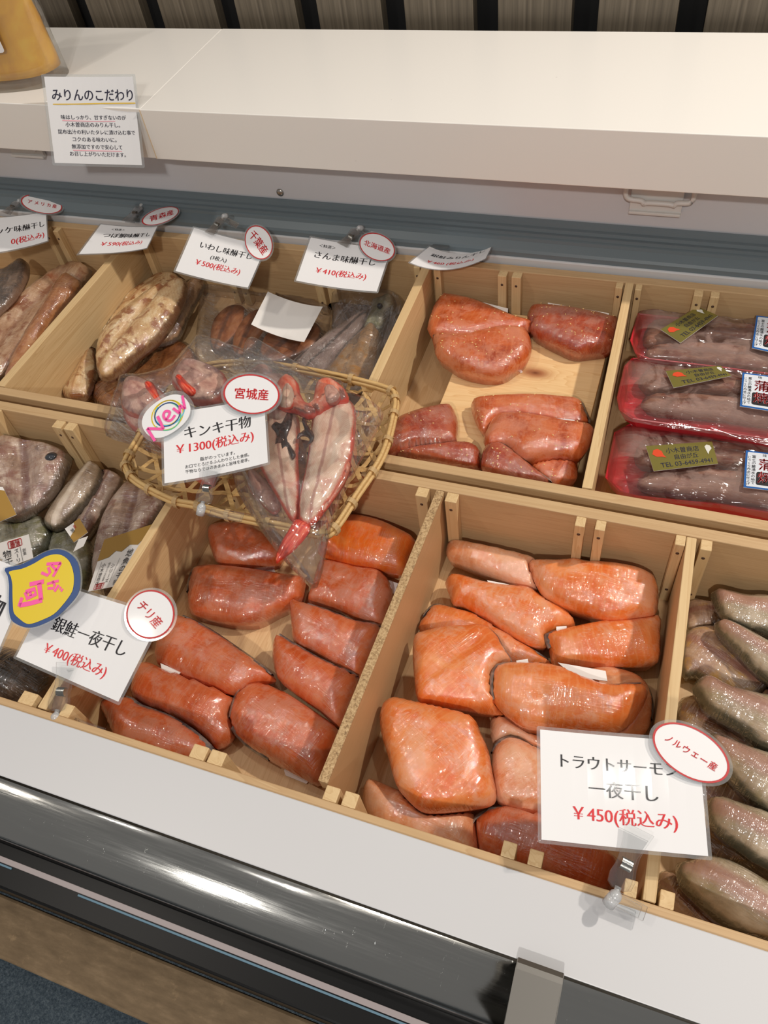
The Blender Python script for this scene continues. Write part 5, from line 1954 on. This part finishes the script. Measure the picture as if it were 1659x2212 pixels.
def badge(S, card, c, r, u, text, name='origin_badge', w=1.1, hs=1.0, z=.0022, spacing=None, style=BRUSH):
    """oval laminated badge with a red ring stuck to the card; c, r, u = centre, end of the reading axis, top"""
    C0, Rr, U = S.local(*c), S.local(*r), S.local(*u)
    ax, ay = (Rr[0] - C0[0], Rr[1] - C0[1]), (U[0] - C0[0], U[1] - C0[1])

    def mp(pts):
        return [(C0[0] + ax[0] * x + ay[0] * y, C0[1] + ax[1] * x + ay[1] * y) for x, y in pts]
    circ = ellipse2d(0, 0, 1, 1, 48)

    def put(nm, sh, m, dz, par, th=0):
        o = S.layer(nm, sh, M[m], par, dz, th)
        if par is not card:
            pass
        return o
    bg = S.layer(name, [shape2d(mp([(x * .985, y * .985) for x, y in circ]))], M['paper'], card, z, .0008, C0[0])
    S.layer('film_edge', [S.ring(mp([(x * 1.09, y * 1.11) for x, y in circ]), mp([(x * .985, y * .985) for x, y in circ]))], M['lamin'], bg, z - .0001, .0005, C0[0])
    S.layer('red_ring', [S.ring(mp(circ), mp([(x * .945, y * .93) for x, y in circ]))], M['red2'], bg, z + .0003, 0, C0[0])
    V, F = line2d(text, 0, 0, w, style)
    if spacing:
        V, F = [], []
        n = len(text)
        for i, ch in enumerate(text):
            e = spacing
            v0, f0 = line2d(ch, -w / 2 + w * (i + .5) / n, 0, e * .9 * ((max(q[0] for q in glyphs(ch)[0]) - min(q[0] for q in glyphs(ch)[0]))), style)
            k0 = len(V)
            V += v0
            F += [tuple(a + k0 for a in f) for f in f0]
    # letters keep their own proportions although the badge axes differ
    la = math.hypot(*ax)
    lb = math.hypot(*ay)
    V = [(x, y * la / lb * hs) for x, y in V]
    S.layer('badge_lettering', [(mp(V), F)], M['red'], bg, z + .0005, 0, C0[0])
    return bg


def card(label, px, p, n, asp, lines, bend=.003, cut=None, name='price_card', cat='price card', group='price cards on clips', lam=.022, lr=.03):
    """lines: (text, x, y, width, colour, style, height scale)"""
    S = Sheet(quad_on(px, p, n), asp, bend)
    t = thing(name, label, cat, S.o, group)
    a = asp / 2
    S.layer('paper', [S.grid(-.5, .5, -a, a, 10)], M['paper'], t, 0, .0005)
    out = rrect2d(-.5 - lam, .5 + lam, -a - lam, a + lam, lr)
    # film border round the paper, following its bend
    V, F = [], []
    n_ = 12
    for i in range(n_ + 1):
        x = -.5 + i / n_
        V += [(x, a), (x, a + lam), (x, -a), (x, -a - lam)]
    for i in range(n_):
        q = 4 * i
        F += [(q, q + 4, q + 5, q + 1), (q + 2, q + 3, q + 7, q + 6)]
    for sx in (-1, 1):
        k0 = len(V)
        V += [(sx * .5, -a - lam), (sx * (.5 + lam * .6), -a - lam), (sx * (.5 + lam), -a - lam * .6), (sx * (.5 + lam), a + lam * .6), (sx * (.5 + lam * .6), a + lam), (sx * .5, a + lam)]
        F.append(tuple(range(k0, k0 + 6)))
    S.layer('film_edge', [(V, F)], M['lamin'], t, -.0001, .0004)
    by = {}
    for ln in lines:
        tx, x, y, w, col = ln[:5]
        st = ln[5] if len(ln) > 5 else MIN
        hs = ln[6] if len(ln) > 6 else 1.0
        by.setdefault(col, []).append(line2d(tx, x, y, w, st, hs))
    for col, sh in by.items():
        S.layer({'ink': 'lettering', 'red': 'price_lettering', 'navy': 'lettering'}.get(col, 'lettering'), sh, M[col], t, .0004)
    return S, t


NB = (0, -.05, 1)
# rear row, from left
P = (-.998, .848, .0104)
S, t = card('price card at the left picture edge with an oval アメリカ産 badge', [(-38, 474), (100, 459), (104, 522), (-42, 553)], P, (.1, -.15, .98), .62, [('ホッケ味醂干し', 0, .06, .92, 'ink'), ('0(税込み)', .17, -.17, .55, 'red')])
badge(S, t, (95, 445), (139, 452), (97, 426), 'アメリカ産', w=1.5, spacing=.27)
clip((12, 464), (42, 435), P, (.1, -.15, .98), 'clear clip on the leftmost price card under the shelf', anchor=(60, 428))
P = (-.816, .867, .0227)
S, t = card('price card for つぼ鯛 with an oval 青森産 badge, tilted over the second compartment', [(219, 487), (341, 491), (318, 538), (172, 551)], P, NB, .62, [('＜特選＞', -.22, .22, .2, 'ink'), ('つぼ鯛味醂干し', .02, .08, .8, 'ink'), ('￥590(税込み)', -.0, -.12, .66, 'red')])
badge(S, t, (354, 471), (393, 460), (351, 455), '青森産', w=1.3)
clip((276, 483), (307, 446), P, NB, 'clear clip on the つぼ鯛 price card', anchor=(318, 460))
P = (-.615, .830, .0204)
N_ = (.15, -.32, .94)
S, t = card('price card for いわし with a tilted 千葉産 badge on its right', [(420, 494), (576, 532), (536, 623), (380, 587)], P, N_, .66, [('いわし味醂干し', .02, .13, .72, 'ink'), ('(3枚入)', -.04, -.01, .22, 'ink'), ('￥500(税込み)', .0, -.13, .62, 'red')])
badge(S, t, (560, 527), (582, 557), (581, 506), '千葉産', w=1.45)
clip((453, 509), (484, 468), P, N_, 'clear clip on the いわし price card', anchor=(512, 482))
P = (-.431, .847, .0178)
N_ = (.12, -.21, .97)
S, t = card('price card for さんま with a 北海道産 badge, largest of the rear row', [(672, 515), (845, 539), (814, 632), (640, 608)], P, N_, .66, [('＜特選＞', -.27, .24, .2, 'ink'), ('さんま味醂干し', -.01, .1, .76, 'ink'), ('￥410(税込み)', .0, -.13, .63, 'red')])
badge(S, t, (815, 536.5), (853, 550), (822, 509), '北海道産', w=1.5)
clip((739, 534), (776, 494), P, N_, 'clear clip on the さんま price card', anchor=(800, 505))
P = (-.285, .88, .02)
N_ = (0, .25, .97)
S, t = card('foreshortened price card for mirin salmon, without a badge', [(928, 545), (1066, 536), (1048, 571), (886, 580)], P, N_, .66, [('銀鮭みりん干し', .02, .1, .8, 'ink'), ('￥460 (税込み)', -.02, -.14, .66, 'red')], bend=.012)
clip((950, 541), (980, 511), P, N_, 'clear clip on the foreshortened mirin salmon price card', anchor=(1000, 520))

# basket card
P = (-.425, .46, .078)
N_ = (.06, -.25, .97)
S, t = card('price card for キンキ in the basket with New and 宮城産 badges', [(354, 895), (571, 859), (580, 1001), (357, 1046)], P, N_, .68, [
    ('キンキ干物', .02, .12, .66, 'ink'), ('￥1300(税込み)', -.01, -.04, .76, 'red'), ('脂がのっています。', .0, -.165, .34, 'ink', PLAIN), ('お口でとろけるふんわりとした食感。', .0, -.215, .62, 'ink', PLAIN), ('干物ならではのあまみと旨味を是非。', .0, -.265, .62, 'ink', PLAIN)])
badge(S, t, (546, 854.5), (607, 858), (548, 812), '宮城産', w=1.2)


def new_badge(S, card_):
    C0, Rr, U = S.local(363, 903), S.local(410, 870), S.local(341, 871)
    ax, ay = (Rr[0] - C0[0], Rr[1] - C0[1]), (U[0] - C0[0], U[1] - C0[1])

    def mp(pts):
        return [(C0[0] + ax[0] * x + ay[0] * y, C0[1] + ax[1] * x + ay[1] * y) for x, y in pts]
    c = [(math.copysign(abs(math.cos(a)) ** .85, math.cos(a)), math.copysign(abs(math.sin(a)) ** .85, math.sin(a))) for a in (2 * math.pi * k / 48 for k in range(48))]
    z = .0030
    bg = S.layer('new_badge', [shape2d(mp([(x * .97, y * .95) for x, y in c]))], M['paper'], card_, z, .0010, C0[0])
    S.layer('film_edge', [S.ring(mp([(x * 1.12, y * 1.15) for x, y in c]), mp([(x * .97, y * .95) for x, y in c]))], M['lamin'], bg, z - .0001, .0005, C0[0])

    def loop(rx, ry, cx, cy, ph, k0=0, k1=1.0):
        return stroke2d(mp([(cx + rx * math.cos(ph + 2 * math.pi * (k0 + (k1 - k0) * i / 36)), cy + ry * math.sin(ph + 2 * math.pi * (k0 + (k1 - k0) * i / 36))) for i in range(37)]), .010)
    S.layer('yellow_swirl', [loop(.62, .76, .05, .0, 0), loop(.52, .64, .1, .1, 1)], M['yellow'], bg, z + .0003, 0, C0[0])
    S.layer('blue_swirl', [loop(.60, .66, .18, .06, 2, 0, .7)], M['sky'], bg, z + .0004, 0, C0[0])
    S.layer('green_swirl', [loop(.54, .74, .0, -.04, 3.3, 0, .6)], M['green_ink'], bg, z + .00045, 0, C0[0])
    S.layer('navy_swirl', [loop(.5, .6, .06, .02, 0)], M['blue'], bg, z + .0005, 0, C0[0])
    sk = lambda p: stroke2d(mp(catmull(p, 4, False)), .024)
    S.layer('new_lettering', [stroke2d(mp([(-.86, -.78), (-.84, .02)]), .026), stroke2d(mp([(-.84, .02), (-.36, -.52)]), .026), stroke2d(mp([(-.36, -.52), (-.28, .25)]), .026),
                              sk([(-.12, -.18), (.06, -.1), (.18, .06), (.06, .22), (-.08, .1), (-.1, -.16), (.04, -.36), (.28, -.26)]),
                              stroke2d(mp([(.36, .12), (.46, -.34)]), .024), stroke2d(mp([(.46, -.34), (.64, .04)]), .024), stroke2d(mp([(.64, .04), (.72, -.30)]), .024), stroke2d(mp([(.72, -.30), (.92, .40)]), .024)], M['pink'], bg, z + .0008, 0, C0[0])


new_badge(S, t)
clip((462, 1010), (436, 1097), P, N_, 'clear clip gripping the bamboo basket rim and the キンキ card', anchor=(520, 1112))

# front cards
P = (-.50, .232, .015)
N_ = (.07, -.22, .97)
FRC = (P, N_)
S, t = card('price card for 銀鮭 at ￥400 with a round チリ産 badge', [(119, 1260), (352, 1332), (258, 1517), (38, 1420)], P, N_, .68, [('銀鮭一夜干し', .02, .03, .70, 'ink', MIN, 1.15), ('￥400(税込み)', .0, -.185, .6, 'red', MIN, 1.1)], bend=.004)
badge(S, t, (327, 1329), (363, 1369), (367, 1293), 'チリ産', w=1.25)
clip((150, 1434), (122, 1550), P, N_, 'clear clip at the front edge holding the ￥400 card', anchor=(215, 1582))
P2 = (-.589, .249, .044)
S, t = card('price card cut off at the left picture edge with the yellow 今が旬 badge', [(-160, 1145), (70, 1240), (-10, 1425), (-210, 1330)], P2, N_, .68, [('干物', .22, .03, .36, 'ink', MIN, 1.15), ('(税込み)', .2, -.17, .4, 'red', MIN, 1.1)], bend=.002)
KY = (.1145, 0, 1180)


def season(S, card_):
    f = lambda q: [S.local(KY[1] + KY[0] * x, KY[2] + KY[0] * y) for x, y in q]
    outer = catmull([(130, 440), (400, 380), (640, 270), (850, 150), (1050, 85), (1230, 100), (1390, 190), (1500, 330), (1550, 560), (1545, 800), (1480, 970), (1300, 1180), (1100, 1360), (850, 1490), (650, 1550), (480, 1540), (320, 1470), (240, 1380), (205, 1200), (205, 900), (205, 740), (180, 580)], 3)
    inner = catmull([(215, 500), (450, 450), (680, 350), (880, 230), (1050, 180), (1200, 195), (1330, 290), (1400, 430), (1435, 600), (1425, 800), (1370, 940), (1220, 1140), (1050, 1310), (820, 1420), (650, 1480), (540, 1480), (420, 1400), (310, 1290), (285, 1150), (275, 900), (272, 740), (245, 600)], 3)
    z = .0034
    cx, cy = 850, 850
    big = [(cx + (x - cx) * 1.05, cy + (y - cy) * 1.030) for x, y in outer]
    bg = S.layer('season_badge', [shape2d(f(outer))], M['blue'], card_, z, .0010, .3)
    S.layer('film_edge', [S.ring(f(big), f(outer))], M['lamin'], bg, z - .0002, .0005, .3)
    S.layer('yellow_field', [shape2d(f(inner))], M['yellow'], bg, z + .0003, 0, .3)
    w = lambda q, wd: stroke2d(f(q), wd)
    W_ = .020
    S.layer('badge_lettering', [w([(920, 365), (1190, 345)], W_), w([(1190, 335), (1040, 600)], W_), w([(1010, 380), (1110, 490)], .018), w([(950, 420), (985, 520), (940, 575), (820, 525)], W_),
                                w([(930, 740), (1090, 690), (1150, 680)], .018), w([(1030, 680), (1075, 760), (1050, 820), (940, 820)], .018), w([(1150, 760), (1070, 880)], .02), w([(1190, 790), (1170, 845)], .014), w([(1230, 830), (1195, 880)], .014),
                                w([(600, 745), (870, 690)], .030), w([(780, 720), (820, 1040)], .034), w([(840, 1040), (620, 1100), (410, 1140)], .034), w([(400, 1160), (460, 990)], .026),
                                w([(525, 890), (555, 1010), (720, 930), (690, 830), (525, 890)], .03), w([(620, 960), (610, 880)], .022)], M['pink'], bg, z + .0006, 0, .3)


season(S, t)
P = (.0356, .2243, .0358)
N_ = (.12, -.15, .98)
S, t = card('large price card for トラウトサーモン with an oval ノルウェー産 badge', [(1166, 1577), (1507, 1603), (1528, 1850), (1169, 1814)], P, N_, .68, [('トラウトサーモン', -.0, .155, .74, 'ink'), ('一夜干し', .02, -.0, .43, 'ink'), ('￥450(税込み)', .02, -.165, .64, 'red')], bend=.003)
badge(S, t, (1489, 1627), (1570, 1676), (1515, 1583), 'ノルウェー産', w=1.45, spacing=.26)
clip((1378, 1792), (1328, 1936), P, N_, 'clear clip at the front edge holding the large ￥450 card', anchor=(1400, 1975))

# information card on the shelf
P = (-.80, .8835, .2030)
N_ = (.1, -.87, .49)
L3 = [('みりんのこだわり', .02, .295, .92, 'navy', BRUSH, 1.25)]
for tx, x, y, w in (('味はしっかり、甘すぎないのが', .0, .04, .74), ('小木曽商店のみりん干し。', -.02, -.045, .62), ('昆布出汁の利いたタレに漬け込む事で', .02, -.13, .88), ('コクのある味わいに。', -.02, -.215, .5), ('無添加ですので安心して', .0, -.30, .58), ('お召し上がりいただけます。', .0, -.385, .64)):
    L3.append((tx, x, y, w, 'navy', SOFT, 1.1))
S, t = card('white laminated notice titled みりんのこだわり leaning on the shelf edge', [(98, 166), (289, 166), (309, 357), (121, 352)], P, N_, 1.0, L3, .004, name='notice_card', cat='sign', group=None, lam=.03)
S.layer('yellow_underline', [stroke2d([(-.44, .185), (-.2, .19), (.1, .20), (.5, .205)], .014)], M['gold_ink'], t, .0003)
S.layer('pink_underline', [stroke2d([(-.36, -.0), (.0, -.005), (.24, .0)], .010), stroke2d([(-.28, -.345), (.0, -.345), (.28, -.345)], .010)], M['pink_line'], t, .0003)

# ================================================================== DRINK POUCH on the shelf
dp = thing('drink_pouch', 'clear stand-up pouch of yellow juice at the left end of the shelf', 'drink', (-.950, .960, .2022), None, Matrix.Rotation(math.radians(14), 3, 'Z'))


def pouch_bm(grow, z0, z1, top):
    b = bmesh.new()
    rows = []
    for i in range(15):
        f = i / 14
        z = z0 + (z1 - z0) * f
        hw = .066 + grow - .002 * f
        hd = (.030 * (1 - f) ** .8 + .012 * min(1, 4 * (1 - f))) + grow
        row = []
        for k in range(28):
            a = 2 * math.pi * k / 28
            cx_, sx_ = math.cos(a), math.sin(a)
            x = hw * math.copysign(abs(cx_) ** .62, cx_)
            y = hd * math.copysign(abs(sx_) ** 1.15, sx_)
            q = noise.noise(Vector((x * 30, y * 30 + 5, z * 26))) * .0028
            row.append(b.verts.new((x + q, y + q, z + .004 * (1 - abs(cx_)) * (1 - f) * 0)))
        rows.append(row)
    for A, B in zip(rows, rows[1:]):
        for k in range(28):
            b.faces.new((A[k], A[(k + 1) % 28], B[(k + 1) % 28], B[k]))
    b.faces.new(rows[0][::-1])
    b.faces.new(rows[-1])
    return b


link('juice', mesh('juice', pouch_bm(-.006, .014, .19, 0), M['juice'], True), dp)
link('pouch', mesh('pouch', pouch_bm(0, 0, .235, 0), M['pouch_film'], True), dp)
b = box_bm(-.064, .064, -.0025, .0025, .234, .26, .001)
link('top_seal', mesh('top_seal', b, M['pouch_film']), dp)
b = prism_bm(rrect2d(-.064, .012, .052, .13, .004), 0, .0006)
bmesh.ops.rotate(b, cent=(0, 0, 0), matrix=Matrix.Rotation(math.pi / 2, 3, 'X'), verts=b.verts)
lb_ = link('label', mesh('label', b, M['paper']), dp, (0, -.040, 0))
b = prism_bm(ellipse2d(-.006, .072, .016, .019, 28), 0, .0006)
bmesh.ops.rotate(b, cent=(0, 0, 0), matrix=Matrix.Rotation(math.pi / 2, 3, 'X'), verts=b.verts)
link('label_print', mesh('label_print', b, M['yellow']), lb_, (0, -.0008, 0))
